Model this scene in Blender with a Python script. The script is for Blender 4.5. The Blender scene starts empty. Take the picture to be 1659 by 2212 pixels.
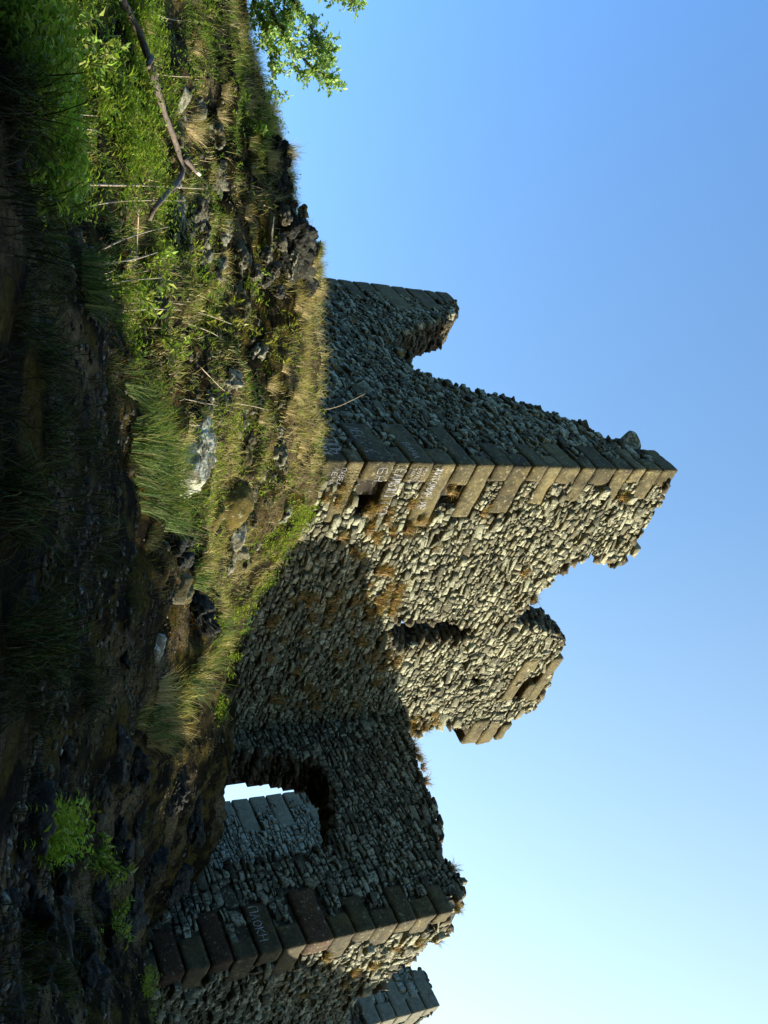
import bpy, math, random
import numpy as np
from mathutils import Vector, Matrix

rng = np.random.default_rng(7)
random.seed(7)
S = bpy.context.scene
COL = S.collection

# ------------------------------------------------------------------ camera
# The photograph was taken with the camera turned on its side, looking up a bank.
# (u, v): u runs to the right and v upwards in the upright view, 2212 x 1659.
PITCH = math.radians(30.0)
F = 2270.0
CP, SP = math.cos(PITCH), math.sin(PITCH)
VR = np.array([1.0, 0, 0]); VU = np.array([0, -SP, CP]); VF = np.array([0, CP, SP])

def ray(u, v):
    r = (u - 1106.0) * VR + (v - 829.5) * VU + F * VF
    return r / r[1]                                  # per metre of Y

def at(u, v, Y):
    return ray(u, v) * Y

def project(P):
    P = np.asarray(P, float)
    f = P @ VF
    f = np.where(f < 0.05, 0.05, f)
    return 1106 + F * (P @ VR) / f, 829.5 + F * (P @ VU) / f

cam = bpy.data.cameras.new("camera")
cam.sensor_width = 36.0
cam.lens = 36.0 * F / 2212.0
cam.clip_start = 0.05
cam.clip_end = 3000
co = bpy.data.objects.new("camera", cam)
COL.objects.link(co)
M = Matrix.Identity(4)
for i in range(3):
    M[i][0] = VU[i]; M[i][1] = -VR[i]; M[i][2] = -VF[i]
co.matrix_world = M
S.camera = co

# ------------------------------------------------------------------ light
SUN_EL = math.radians(17.0)
SUN_TOW = math.radians(3.0)         # how far the sun stands on the viewer's side of due right
sd = Vector((math.cos(SUN_EL) * math.cos(SUN_TOW), -math.cos(SUN_EL) * math.sin(SUN_TOW), math.sin(SUN_EL)))
w = bpy.data.worlds.new("World"); S.world = w; w.use_nodes = True
nt = w.node_tree
bg = nt.nodes["Background"]
sky = nt.nodes.new("ShaderNodeTexSky")
sky.sky_type = 'NISHITA'; sky.sun_disc = False
sky.sun_elevation = SUN_EL
sky.sun_rotation = math.atan2(sd.x, sd.y)
sky.altitude = 600; sky.air_density = 1.0; sky.dust_density = 2.0; sky.ozone_density = 3.0
# the hazy sky is paler on the sun's side
_tc = nt.nodes.new("ShaderNodeTexCoord"); _sp = nt.nodes.new("ShaderNodeSeparateXYZ")
nt.links.new(_tc.outputs['Generated'], _sp.inputs[0])
_mr = nt.nodes.new("ShaderNodeMapRange"); _mr.inputs[1].default_value = -1; _mr.inputs[2].default_value = 1
nt.links.new(_sp.outputs[0], _mr.inputs[0])
_cr = nt.nodes.new("ShaderNodeValToRGB"); nt.links.new(_mr.outputs[0], _cr.inputs[0])
_e = _cr.color_ramp.elements
_e[0].position = 0.2; _e[0].color = (.29, .42, .53, 1); _e[1].position = 0.74; _e[1].color = (1.12, .92, .62, 1)
_x = _e.new(0.5); _x.color = (.60, .64, .59, 1)
_x = _e.new(0.86); _x.color = (.36, .34, .30, 1)
_mm = nt.nodes.new("ShaderNodeMix"); _mm.data_type = 'RGBA'; _mm.blend_type = 'MULTIPLY'; _mm.inputs[0].default_value = 1
nt.links.new(sky.outputs[0], _mm.inputs[6]); nt.links.new(_cr.outputs[0], _mm.inputs[7])
_m2 = nt.nodes.new("ShaderNodeMix"); _m2.data_type = 'RGBA'; _m2.blend_type = 'MULTIPLY'; _m2.inputs[0].default_value = 1
nt.links.new(_mm.outputs[2], _m2.inputs[6]); _m2.inputs[7].default_value = (2, 2, 2, 1)
nt.links.new(_m2.outputs[2], bg.inputs[0])
bg.inputs[1].default_value = 0.15
sl = bpy.data.lights.new("sun", 'SUN')
sl.energy = 5.0; sl.angle = math.radians(0.5); sl.color = (1.0, 0.92, 0.79)
so = bpy.data.objects.new("sun", sl); COL.objects.link(so)
so.rotation_euler = sd.to_track_quat('Z', 'Y').to_euler()
so.location = (30, -5, 20)
S.view_settings.view_transform = 'Standard'
S.view_settings.look = 'None'
S.view_settings.gamma = 1
S.view_settings.exposure = 1.5

# ------------------------------------------------------------------ noise
def _hash(ix, iy, iz, seed):
    h = (ix.astype(np.int64) * 374761393 + iy.astype(np.int64) * 668265263 + iz.astype(np.int64) * 2147483647 + seed * 974711) & 0xFFFFFFFF
    h = ((h ^ (h >> 13)) * 1274126177) & 0xFFFFFFFF
    h = (h ^ (h >> 16)) & 0xFFFFFFFF
    return h / 4294967295.0

def vnoise(P, scale=1.0, seed=0):
    P = np.atleast_2d(np.asarray(P, float)) * scale
    if P.shape[1] == 2:
        P = np.column_stack([P, np.zeros(len(P))])
    i = np.floor(P); f = P - i
    f = f * f * f * (f * (f * 6 - 15) + 10)
    r = 0
    for dx in (0, 1):
        wx = f[:, 0] if dx else 1 - f[:, 0]
        for dy in (0, 1):
            wy = f[:, 1] if dy else 1 - f[:, 1]
            for dz in (0, 1):
                wz = f[:, 2] if dz else 1 - f[:, 2]
                r = r + wx * wy * wz * _hash(i[:, 0] + dx, i[:, 1] + dy, i[:, 2] + dz, seed)
    return r * 2 - 1

def fbm(P, scale=1.0, octv=4, seed=0):
    r = 0; a = 1; t = 0
    for k in range(octv):
        r = r + a * vnoise(P, scale * 2 ** k, seed + k * 17); t += a; a *= 0.5
    return r / t

# ------------------------------------------------------------------ mesh helpers
def mesh_np(name, V, loops, starts, totals, mat, parent=None, colors=None, smooth=False):
    me = bpy.data.meshes.new(name)
    V = np.ascontiguousarray(V, np.float32)
    loops = np.asarray(loops, np.int32)
    me.vertices.add(len(V)); me.vertices.foreach_set("co", V.ravel())
    me.loops.add(len(loops)); me.loops.foreach_set("vertex_index", loops)
    me.polygons.add(len(starts))
    me.polygons.foreach_set("loop_start", np.asarray(starts, np.int32))
    if smooth:
        me.polygons.foreach_set("use_smooth", np.ones(len(starts), bool))
    if colors is not None:
        a = me.color_attributes.new("Col", 'FLOAT_COLOR', 'POINT')
        c = np.ones((len(V), 4), np.float32); c[:, :colors.shape[1]] = colors
        a.data.foreach_set("color", c.ravel())
    me.update(calc_edges=True)
    me.validate()
    if mat: me.materials.append(mat)
    o = bpy.data.objects.new(name, me); COL.objects.link(o)
    if parent: o.parent = parent
    return o

class MB:
    """collects polygons (lists) into one mesh"""
    def __init__(s):
        s.V = []; s.F = []; s.C = []; s.n = 0
    def add(s, V, Fc, c=(0.5, 0.5, 0.5)):
        V = np.asarray(V, float)
        s.V.append(V); s.F += [tuple(i + s.n for i in f) for f in Fc]
        c = np.asarray(c, float)
        s.C.append(np.tile(c, (len(V), 1)) if c.ndim == 1 else c)
        s.n += len(V)
    def build(s, name, mat, parent=None, smooth=False, origin=None):
        V = np.concatenate(s.V); 
        if origin is not None: V = V - np.asarray(origin)
        C = np.concatenate(s.C)
        tot = np.array([len(f) for f in s.F]); st = np.concatenate([[0], np.cumsum(tot)[:-1]])
        loops = np.array([i for f in s.F for i in f])
        o = mesh_np(name, V, loops, st, tot, mat, parent, C, smooth)
        if origin is not None: o.location = origin
        return o

def tag(o, label, cat, group=None, kind=None):
    o['label'] = label; o['category'] = cat
    if group: o['group'] = group
    if kind: o['kind'] = kind
    return o

def empty(name, loc=(0, 0, 0)):
    o = bpy.data.objects.new(name, None); COL.objects.link(o)
    o.location = loc; o.empty_display_size = 0.3
    return o

def keep_world(o, parent):
    o.parent = parent
    o.matrix_parent_inverse = Matrix.Translation(parent.location).inverted()

import bmesh
def _ico(sub):
    bm = bmesh.new(); bmesh.ops.create_icosphere(bm, subdivisions=sub, radius=1)
    V = np.array([v.co[:] for v in bm.verts]); Fc = [tuple(v.index for v in f.verts) for f in bm.faces]
    bm.free(); return V, Fc
ICO = {k: _ico(k) for k in (1, 2, 3, 4, 5, 6)}

def rock_shape(sub=2, size=(1, 1, 1), planes=14, rough=0.05, seed=None, fine=0.0):
    r = np.random.default_rng(seed if seed is not None else rng.integers(1 << 30))
    D, Fc = ICO[sub]
    planes = max(6, int(planes * .72))
    N = r.normal(size=(planes, 3)); N /= np.linalg.norm(N, axis=1)[:, None]
    d = r.uniform(0.5, 1.0, planes)
    q = D @ N.T
    rad = np.min(np.where(q > 0.05, d / np.maximum(q, 0.05), 9), axis=1)
    rad = np.minimum(rad, 1.25)
    off = r.uniform(-50, 50, 3)
    rad = rad * (1 + rough * fbm(D + off, 2.5, 3, 3))
    if fine: rad = rad * (1 + fine * fbm(D + off, 9, 3, 5))
    V = D * rad[:, None] * np.asarray(size)
    a = r.uniform(0, 6.28); c, s_ = math.cos(a), math.sin(a)
    return V, Fc

def worley(P, scale, seed=0):
    P = np.asarray(P) * scale; i = np.floor(P).astype(np.int64); f1 = np.full(len(P), 9.0); f2 = f1.copy(); cid = np.zeros(len(P))
    for dx in (-1, 0, 1):
        for dy in (-1, 0, 1):
            for dz in (-1, 0, 1):
                c = i + np.array([dx, dy, dz]); h = [_hash(c[:, 0], c[:, 1], c[:, 2], seed + k) for k in range(4)]
                d = np.sqrt((c[:, 0] + h[0] - P[:, 0]) ** 2 + (c[:, 1] + h[1] - P[:, 1]) ** 2 + (c[:, 2] + h[2] - P[:, 2]) ** 2)
                n_ = d < f1; f2 = np.where(n_, f1, np.minimum(f2, d)); cid = np.where(n_, h[3], cid); f1 = np.where(n_, d, f1)
    return f1, f2, cid

def crag(V, size, cell, seed, amt=1.0, squash=(1, 1, 1.6)):
    """break a rock's surface into fitted angular pieces with open joints"""
    V = np.asarray(V); sz = np.asarray(size)
    W_ = V + .25 * cell * np.column_stack([vnoise(V, 1.5 / cell, seed + k) for k in range(3)])
    f1, f2, cid = worley(W_ * np.array(squash), 1.0 / cell, seed)
    k = (cid - .5) * .75 * cell - np.clip(.14 - (f2 - f1), 0, .14) / .14 * .28 * cell + .12 * cell * fbm(V, 5 / cell, 3, seed)
    D = V / sz; D /= np.linalg.norm(D, axis=1)[:, None] + 1e-9
    return V + D * (k * amt)[:, None]

def rotz(V, a):
    c, s_ = math.cos(a), math.sin(a)
    V = np.asarray(V)
    return np.column_stack([V[:, 0] * c - V[:, 1] * s_, V[:, 0] * s_ + V[:, 1] * c, V[:, 2]])

def rand_rot(V, r=rng, amt=1.0):
    ax = r.normal(size=3); ax /= np.linalg.norm(ax)
    R = np.array(Matrix.Rotation(r.uniform(-3.14, 3.14) * amt, 3, Vector(ax)))
    return np.asarray(V) @ R.T

def tube(path, radii, sides=7):
    P = np.asarray(path, float); n = len(P)
    V = []; Fc = []
    T = np.gradient(P, axis=0); T /= np.linalg.norm(T, axis=1)[:, None] + 1e-9
    up = np.array([0.3, 0.2, 1.0])
    for i in range(n):
        a = np.cross(T[i], up); a /= np.linalg.norm(a) + 1e-9
        b = np.cross(T[i], a)
        for k in range(sides):
            th = 6.28318 * k / sides
            V.append(P[i] + radii[i] * (a * math.cos(th) + b * math.sin(th)))
    for i in range(n - 1):
        for k in range(sides):
            k2 = (k + 1) % sides
            Fc.append((i * sides + k, i * sides + k2, (i + 1) * sides + k2, (i + 1) * sides + k))
    Fc.append(tuple(range(sides))[::-1]); Fc.append(tuple((n - 1) * sides + k for k in range(sides)))
    return np.array(V), Fc

def spline(pts, n):
    P = np.asarray(pts, float)
    if len(P) < 3:
        t = np.linspace(0, 1, n)[:, None]; return P[0] * (1 - t) + P[-1] * t
    t = np.linspace(0, len(P) - 1, n); out = []
    for x in t:
        i = min(int(x), len(P) - 2); f = x - i
        p0 = P[max(i - 1, 0)]; p1 = P[i]; p2 = P[i + 1]; p3 = P[min(i + 2, len(P) - 1)]
        out.append(0.5 * ((2 * p1) + (-p0 + p2) * f + (2 * p0 - 5 * p1 + 4 * p2 - p3) * f * f + (-p0 + 3 * p1 - 3 * p2 + p3) * f ** 3))
    return np.array(out)

# ------------------------------------------------------------------ materials
def newmat(name):
    m = bpy.data.materials.new(name); m.use_nodes = True
    t = m.node_tree; t.nodes.clear()
    out = t.nodes.new("ShaderNodeOutputMaterial")
    return m, t, out

def N(t, typ, **kw):
    n = t.nodes.new(typ)
    for k, v in kw.items():
        if k.startswith('i_'): n.inputs[k[2:].replace('_', ' ')].default_value = v
        else: setattr(n, k, v)
    return n

def ramp(t, src, stops, interp='LINEAR'):
    r = t.nodes.new("ShaderNodeValToRGB"); r.color_ramp.interpolation = interp
    e = r.color_ramp.elements
    while len(e) < len(stops): e.new(0.5)
    for x, (p, c) in zip(e, stops):
        x.position = p; x.color = (*c, 1) if len(c) == 3 else c
    t.links.new(src, r.inputs[0]); return r.outputs[0]

def mix(t, fac, a, b, mode='MIX'):
    m = t.nodes.new("ShaderNodeMix"); m.data_type = 'RGBA'; m.blend_type = mode
    for sock, v in ((m.inputs[0], fac), (m.inputs[6], a), (m.inputs[7], b)):
        if isinstance(v, (int, float)): sock.default_value = v
        elif isinstance(v, tuple): sock.default_value = (*v, 1)
        else: t.links.new(v, sock)
    return m.outputs[2]

def noise(t, vec, scale, detail=5, rough=0.6):
    n = N(t, "ShaderNodeTexNoise"); n.inputs['Scale'].default_value = scale
    n.inputs['Detail'].default_value = detail; n.inputs['Roughness'].default_value = rough
    t.links.new(vec, n.inputs['Vector']); return n.outputs['Fac']

def stone_material(name, dark, mid, light, lichen=(0.44, 0.45, 0.39), lichen_amt=0.5, warm=(0.14, 0.10, 0.06), moss=0.0, bump=0.6, scale=1.0, depth=0.5, pits=0.0):
    m, t, out = newmat(name)
    b = N(t, "ShaderNodeBsdfPrincipled"); b.inputs['Roughness'].default_value = 0.92
    b.inputs['Specular IOR Level'].default_value = 0.25
    g = N(t, "ShaderNodeNewGeometry").outputs['Position']
    at_ = N(t, "ShaderNodeAttribute"); at_.attribute_name = "Col"
    sep = N(t, "ShaderNodeSeparateColor"); t.links.new(at_.outputs['Color'], sep.inputs[0])
    base = ramp(t, sep.outputs[0], [(0.0, dark), (0.5, mid), (1.0, light)])
    n1 = noise(t, g, 9 * scale, 6, 0.7)
    base = mix(t, 0.75, base, ramp(t, n1, [(0.25, (0.28, 0.28, 0.28)), (0.5, (0.9, 0.9, 0.9)), (0.75, (1.5, 1.5, 1.45))]), 'MULTIPLY')
    n4 = noise(t, g, 55 * scale, 3, 0.7)
    base = mix(t, 0.6, base, ramp(t, n4, [(0.3, (0.45, 0.45, 0.45)), (0.5, (1, 1, 1)), (0.72, (1.6, 1.6, 1.55))]), 'MULTIPLY')
    # warm stains
    n2 = noise(t, g, 2.2 * scale, 4, 0.6)
    wf = ramp(t, n2, [(0.5, (0, 0, 0)), (0.68, (0.7, 0.7, 0.7))])
    base = mix(t, wf, base, warm)
    # lichen: pale crust in blotches, more on some stones
    n3 = noise(t, g, 17 * scale, 5, 0.65)
    ad = N(t, "ShaderNodeMath", operation='MULTIPLY_ADD'); t.links.new(sep.outputs[1], ad.inputs[0]); ad.inputs[1].default_value = 0.22 * lichen_amt; t.links.new(n3, ad.inputs[2])
    lf = ramp(t, ad.outputs[0], [(0.60, (0, 0, 0)), (0.68, (0.8, 0.8, 0.8))])
    base = mix(t, lf, base, lichen)
    hs = None
    if pits:
        n8 = noise(t, g, 3.2, 6, 0.75)
        base = mix(t, 0.85, base, ramp(t, n8, [(0.30, (0.38, 0.36, 0.33)), (0.5, (1, 1, 1)), (0.70, (1.55, 1.5, 1.3))]), 'MULTIPLY')
        vo = N(t, "ShaderNodeTexVoronoi"); vo.inputs['Scale'].default_value = 34; t.links.new(g, vo.inputs['Vector'])
        n9 = noise(t, g, 6, 3, 0.6)
        pa = N(t, "ShaderNodeMath", operation='ADD'); t.links.new(vo.outputs['Distance'], pa.inputs[0]); t.links.new(n9, pa.inputs[1])
        hs = ramp(t, pa.outputs[0], [(0.52, (0, 0, 0)), (0.68, (1, 1, 1))])
        base = mix(t, pits, base, mix(t, hs, (0.35, 0.33, 0.30), (1, 1, 1)), 'MULTIPLY')
    if moss:
        n5 = noise(t, g, 1.1, 4, 0.6)
        mf = ramp(t, n5, [(0.6 - 0.25 * moss, (0, 0, 0)), (0.75 - 0.2 * moss, (0.9, 0.9, 0.9))])
        base = mix(t, mf, base, (0.085, 0.072, 0.018))
    base = mix(t, 1.0, base, (depth * 1.08, depth * 1.1, depth * 0.88), 'MULTIPLY')
    t.links.new(base, b.inputs['Base Color'])
    bp = N(t, "ShaderNodeBump"); bp.inputs['Strength'].default_value = bump; bp.inputs['Distance'].default_value = 0.03
    ms = N(t, "ShaderNodeMath", operation='ADD'); t.links.new(n1, ms.inputs[0]); 
    m5 = N(t, "ShaderNodeMath", operation='MULTIPLY'); t.links.new(n4, m5.inputs[0]); m5.inputs[1].default_value = 0.5
    t.links.new(m5.outputs[0], ms.inputs[1])
    if hs is not None:
        m6 = N(t, "ShaderNodeMath", operation='ADD'); t.links.new(ms.outputs[0], m6.inputs[0]); t.links.new(hs, m6.inputs[1]); ms = m6
    t.links.new(ms.outputs[0], bp.inputs['Height']); t.links.new(bp.outputs[0], b.inputs['Normal'])
    t.links.new(b.outputs[0], out.inputs[0])
    return m

M_RUB = stone_material("rubble_stone", (0.055, 0.055, 0.045), (0.14, 0.135, 0.105), (0.27, 0.26, 0.20), lichen=(0.44, 0.44, 0.37), lichen_amt=0.95, warm=(0.12, 0.095, 0.055), depth=0.58)
M_SKYLIT = stone_material("skylit_pale_rubble", (0.16, 0.17, 0.16), (0.30, 0.31, 0.29), (0.48, 0.49, 0.46), lichen=(0.6, 0.62, 0.58), lichen_amt=0.6, warm=(0.26, 0.25, 0.21), depth=0.42)  # rubble lightened in colour to stand for skylight on the far walls
M_SKYLITQ = stone_material("skylit_pale_dressed", (0.2, 0.19, 0.165), (0.30, 0.29, 0.25), (0.40, 0.385, 0.33), lichen_amt=0.3, warm=(0.25, 0.23, 0.18), depth=0.34)  # dressed stone lightened likewise, skylight put into the colour
M_EDGE = stone_material("broken_rubble", (0.04, 0.036, 0.028), (0.10, 0.085, 0.06), (0.20, 0.17, 0.12), lichen_amt=0.1, warm=(0.12, 0.075, 0.04))
M_CORE = stone_material("lime_mortar_core", (0.03, 0.026, 0.02), (0.06, 0.05, 0.036), (0.09, 0.075, 0.05), lichen_amt=0.0, warm=(0.07, 0.05, 0.03))
M_QUOIN = stone_material("dressed_tuff", (0.055, 0.047, 0.028), (0.115, 0.096, 0.052), (0.18, 0.15, 0.085), lichen_amt=0.25, lichen=(0.27, 0.25, 0.17), warm=(0.13, 0.10, 0.04), bump=0.9, scale=0.9, pits=0.8, depth=0.6)
M_QRED = stone_material("red_brown_tuff", (0.06, 0.032, 0.018), (0.105, 0.060, 0.032), (0.16, 0.10, 0.055), lichen_amt=0.1, warm=(0.09, 0.06, 0.035), bump=0.9, pits=0.8)
M_ROCK = stone_material("hill_rock", (0.05, 0.046, 0.038), (0.13, 0.12, 0.095), (0.25, 0.24, 0.20), lichen=(0.42, 0.42, 0.37), lichen_amt=0.7, moss=0.55, bump=0.7)
M_WHITE = stone_material("lichen_crusted_rock", (0.16, 0.15, 0.12), (0.24, 0.22, 0.17), (0.30, 0.27, 0.21), lichen=(0.68, 0.68, 0.63), lichen_amt=0.95, moss=0.2, bump=0.7, scale=0.4)
M_MOSSROCK = stone_material("moss_covered_rock", (0.07, 0.05, 0.012), (0.16, 0.12, 0.02), (0.24, 0.18, 0.035), lichen_amt=0.0, warm=(0.12, 0.06, 0.015), moss=0.3, bump=1.0)
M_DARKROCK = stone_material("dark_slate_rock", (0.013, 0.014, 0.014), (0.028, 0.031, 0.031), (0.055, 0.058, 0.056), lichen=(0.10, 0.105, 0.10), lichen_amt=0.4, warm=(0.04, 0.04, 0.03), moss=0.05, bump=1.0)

def ground_material():
    m, t, out = newmat("earth_and_moss")
    b = N(t, "ShaderNodeBsdfPrincipled"); b.inputs['Roughness'].default_value = 1.0; b.inputs['Specular IOR Level'].default_value = 0.05
    g = N(t, "ShaderNodeNewGeometry").outputs['Position']
    n1 = noise(t, g, 1.4, 6, 0.65); n2 = noise(t, g, 12, 6, 0.7); n3 = noise(t, g, 3.1, 5, 0.6)
    c = ramp(t, n1, [(0.30, (0.020, 0.016, 0.010)), (0.46, (0.042, 0.032, 0.016)), (0.58, (0.07, 0.062, 0.018)), (0.72, (0.085, 0.075, 0.03))])
    c = mix(t, 0.8, c, ramp(t, n2, [(0.25, (0.25, 0.25, 0.25)), (0.5, (0.9, 0.9, 0.9)), (0.75, (1.7, 1.6, 1.4))]), 'MULTIPLY')
    c = mix(t, 1.0, c, (0.16, 0.16, 0.15), 'MULTIPLY')
    n6 = noise(t, g, 0.8, 5, 0.7); n7 = noise(t, g, 26, 4, 0.7)
    mo = mix(t, 0.8, (0.06, 0.045, 0.009), ramp(t, n7, [(0.3, (0.2, 0.2, 0.2)), (0.7, (1.5, 1.5, 1.4))]), 'MULTIPLY')
    c = mix(t, ramp(t, n3, [(0.50, (0, 0, 0)), (0.60, (0.85, 0.85, 0.85))]), c, mo)
    li = mix(t, 0.8, (0.11, 0.085, 0.045), ramp(t, n7, [(0.35, (0.15, 0.15, 0.15)), (0.65, (1.6, 1.6, 1.5))]), 'MULTIPLY')
    c = mix(t, ramp(t, n6, [(0.50, (0, 0, 0)), (0.60, (0.8, 0.8, 0.8))]), c, li)
    t.links.new(c, b.inputs['Base Color'])
    bp = N(t, "ShaderNodeBump"); bp.inputs['Strength'].default_value = 1.0; bp.inputs['Distance'].default_value = 0.06
    t.links.new(n2, bp.inputs['Height']); t.links.new(bp.outputs[0], b.inputs['Normal'])
    t.links.new(b.outputs[0], out.inputs[0]); return m
M_EARTH = ground_material()

def leaf_material(name, trans=0.4, gloss=0.0):
    m, t, out = newmat(name)
    a = N(t, "ShaderNodeAttribute"); a.attribute_name = "Col"
    d = N(t, "ShaderNodeBsdfPrincipled"); d.inputs['Roughness'].default_value = 0.55 if gloss else 0.8
    d.inputs['Specular IOR Level'].default_value = 0.3 if gloss else 0.12
    tr = N(t, "ShaderNodeBsdfTranslucent")
    t.links.new(a.outputs['Color'], d.inputs['Base Color'])
    c2 = mix(t, 1.0, a.outputs['Color'], (1.15, 1.25, 0.55), 'MULTIPLY')
    t.links.new(c2, tr.inputs['Color'])
    mx = N(t, "ShaderNodeMixShader"); mx.inputs[0].default_value = trans
    t.links.new(d.outputs[0], mx.inputs[1]); t.links.new(tr.outputs[0], mx.inputs[2])
    t.links.new(mx.outputs[0], out.inputs[0]); return m
M_GRASS = leaf_material("grass_blades", 0.35)
M_LEAF = leaf_material("broad_leaves", 0.4, 1)

def wood_material():
    m, t, out = newmat("weathered_bark")
    b = N(t, "ShaderNodeBsdfPrincipled"); b.inputs['Roughness'].default_value = 0.85
    g = N(t, "ShaderNodeNewGeometry").outputs['Position']
    n1 = noise(t, g, 18, 6, 0.7); n2 = noise(t, g, 3, 3, 0.5)
    c = ramp(t, n1, [(0.3, (0.03, 0.022, 0.015)), (0.55, (0.085, 0.064, 0.042)), (0.75, (0.14, 0.11, 0.075))])
    c = mix(t, ramp(t, n2, [(0.45, (0, 0, 0)), (0.65, (0.6, 0.6, 0.6))]), c, (0.055, 0.045, 0.034))
    t.links.new(c, b.inputs['Base Color'])
    bp = N(t, "ShaderNodeBump"); bp.inputs['Strength'].default_value = 0.7; bp.inputs['Distance'].default_value = 0.01
    t.links.new(n1, bp.inputs['Height']); t.links.new(bp.outputs[0], b.inputs['Normal'])
    t.links.new(b.outputs[0], out.inputs[0]); return m
M_BARK = wood_material()

def plain(name, c, rough=0.9):
    m, t, out = newmat(name)
    b = N(t, "ShaderNodeBsdfPrincipled"); b.inputs['Roughness'].default_value = rough
    g = N(t, "ShaderNodeNewGeometry").outputs['Position']
    n1 = noise(t, g, 40, 4, 0.7)
    t.links.new(ramp(t, n1, [(0.3, tuple(x * 0.55 for x in c)), (0.6, c)]), b.inputs['Base Color'])
    t.links.new(b.outputs[0], out.inputs[0]); return m
M_CHALK = plain("white_chalk", (0.36, 0.36, 0.35))
M_PAINT = plain("white_paint", (0.6, 0.6, 0.58))
M_STRAW = plain("dry_stalk", (0.30, 0.24, 0.15))
M_CUT = plain("fresh_wood", (0.62, 0.50, 0.36))

# ------------------------------------------------------------------ plan of the ruin
dL = np.array([-math.sin(math.radians(34)), math.cos(math.radians(34)), 0])
dR = np.array([math.sin(math.radians(46.5)), math.cos(math.radians(46.5)), 0])
nL = np.array([-dL[1], dL[0], 0]);  nL = nL if nL @ np.array([-1, -1, 0]) > 0 else -nL
nR = np.array([dR[1], -dR[0], 0])
ZA = np.array([0, 0, 1.0])
A0 = np.array([-0.0545 * 14, 14.0, 0.0])                         # near corner of the tower

class Plane:
    def __init__(s, O, d, n): s.O, s.d, s.n = np.asarray(O, float), d, n
    def px(s, u, v):
        r = ray(u, v); k = (s.O @ s.n) / (r @ s.n); p = r * k
        return np.array([(p - s.O) @ s.d, p[2]])
    def poly(s, pts): return np.array([s.px(*p) for p in pts])
    def pos(s, a, z, h=0.0):
        a = np.asarray(a, float); z = np.asarray(z, float); h = np.asarray(h, float)
        return s.O + a[..., None] * s.d + z[..., None] * ZA + h[..., None] * s.n

PA_L = Plane(A0, dL, nL)
PA_R = Plane(A0, dR, nR)
fold = PA_R.px(1562, 640)[0]
FO = A0 + dR * fold
PB = Plane(FO, -dL, nL)                                          # wall with the window, s grows towards the viewer
sB = PB.px(1988, 880)[0]
B0 = FO - dL * sB
PBS = Plane(B0, dR, nR)
_r = ray(2185, 900); C0 = _r * 24.0; C0[2] = 0
PC_L = Plane(C0, dL, nL); PC_R = Plane(C0, dR, nR)
_r = ray(1709, 640); D0 = _r * 25.0; D0[2] = 0
PD = Plane(D0, -dL, nL)

# ------------------------------------------------------------------ terrain
ctrl = []
def cp(u, v, Y): ctrl.append(at(u, v, Y))
for q in [(-150, 470, 12.5), (0, 510, 12.6), (100, 525, 12.7), (200, 552, 12.9), (270, 575, 13.0), (320, 600, 13.1), (400, 615, 13.2), (440, 630, 13.2),
          (500, 665, 13.2), (560, 678, 13.2), (640, 670, 13.3), (700, 667, 13.3), (800, 667, 13.4), (900, 674, 13.5), (975, 676, 13.6),
          (0, 50, 5.5), (0, 200, 8), (0, 350, 10.3), (200, 100, 6), (200, 250, 8), (200, 400, 10.6), (300, 130, 6.5), (400, 150, 6.8), (400, 300, 9),
          (400, 450, 11.5), (600, 250, 8), (600, 400, 10.5), (600, 550, 12.2), (800, 290, 8.6), (800, 400, 10.3), (800, 550, 12.2), (900, 325, 9),
          (950, 430, 10.5), (950, 560, 12.5), (1100, 420, 10.8), (1100, 520, 12.8), (1250, 460, 12.2), (1300, 495, 14),
          (0, 0, 4.2), (300, 0, 3.6), (300, 80, 4.6), (600, 0, 3.4), (600, 120, 4.8), (600, 200, 6.3), (900, 0, 3.4), (900, 120, 4.6), (900, 240, 6.3),
          (900, 300, 7.4), (1050, 330, 8.2), (1200, 0, 3.4), (1200, 150, 5), (1200, 300, 8), (1200, 370, 9.6), (1400, 440, 11.6), (1500, 0, 3.5), (1500, 150, 5.2), (1500, 270, 8),
          (1500, 400, 11.0), (1570, 390, 11.0), (1640, 330, 10.5), (1800, 0, 3.7), (1800, 120, 5), (1800, 190, 7.5), (1800, 300, 11.0), (1700, 350, 12.8), (1800, 370, 13.5), (2200, 0, 4),
          (2200, 140, 6), (2200, 215, 8.2), (2200, 280, 10.5), (2050, 285, 13), (1950, 330, 14.2)]:
    cp(*q)
for pl, pts in ((PA_R, [(1040, 678), (1100, 648), (1150, 625), (1200, 598), (1260, 555), (1330, 512), (1450, 492), (1550, 488)]),
                (PB, [(1600, 455), (1690, 440), (1780, 440), (1860, 436), (1900, 425), (1950, 350), (2010, 308), (2110, 296)]),
                (PBS, [(2212, 372), (2150, 320)])):
    for p in pts:
        a, z = pl.px(*p); ctrl.append(pl.pos(a, z, 0.05)); ctrl.append(pl.pos(a, z, -1.2))
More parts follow.
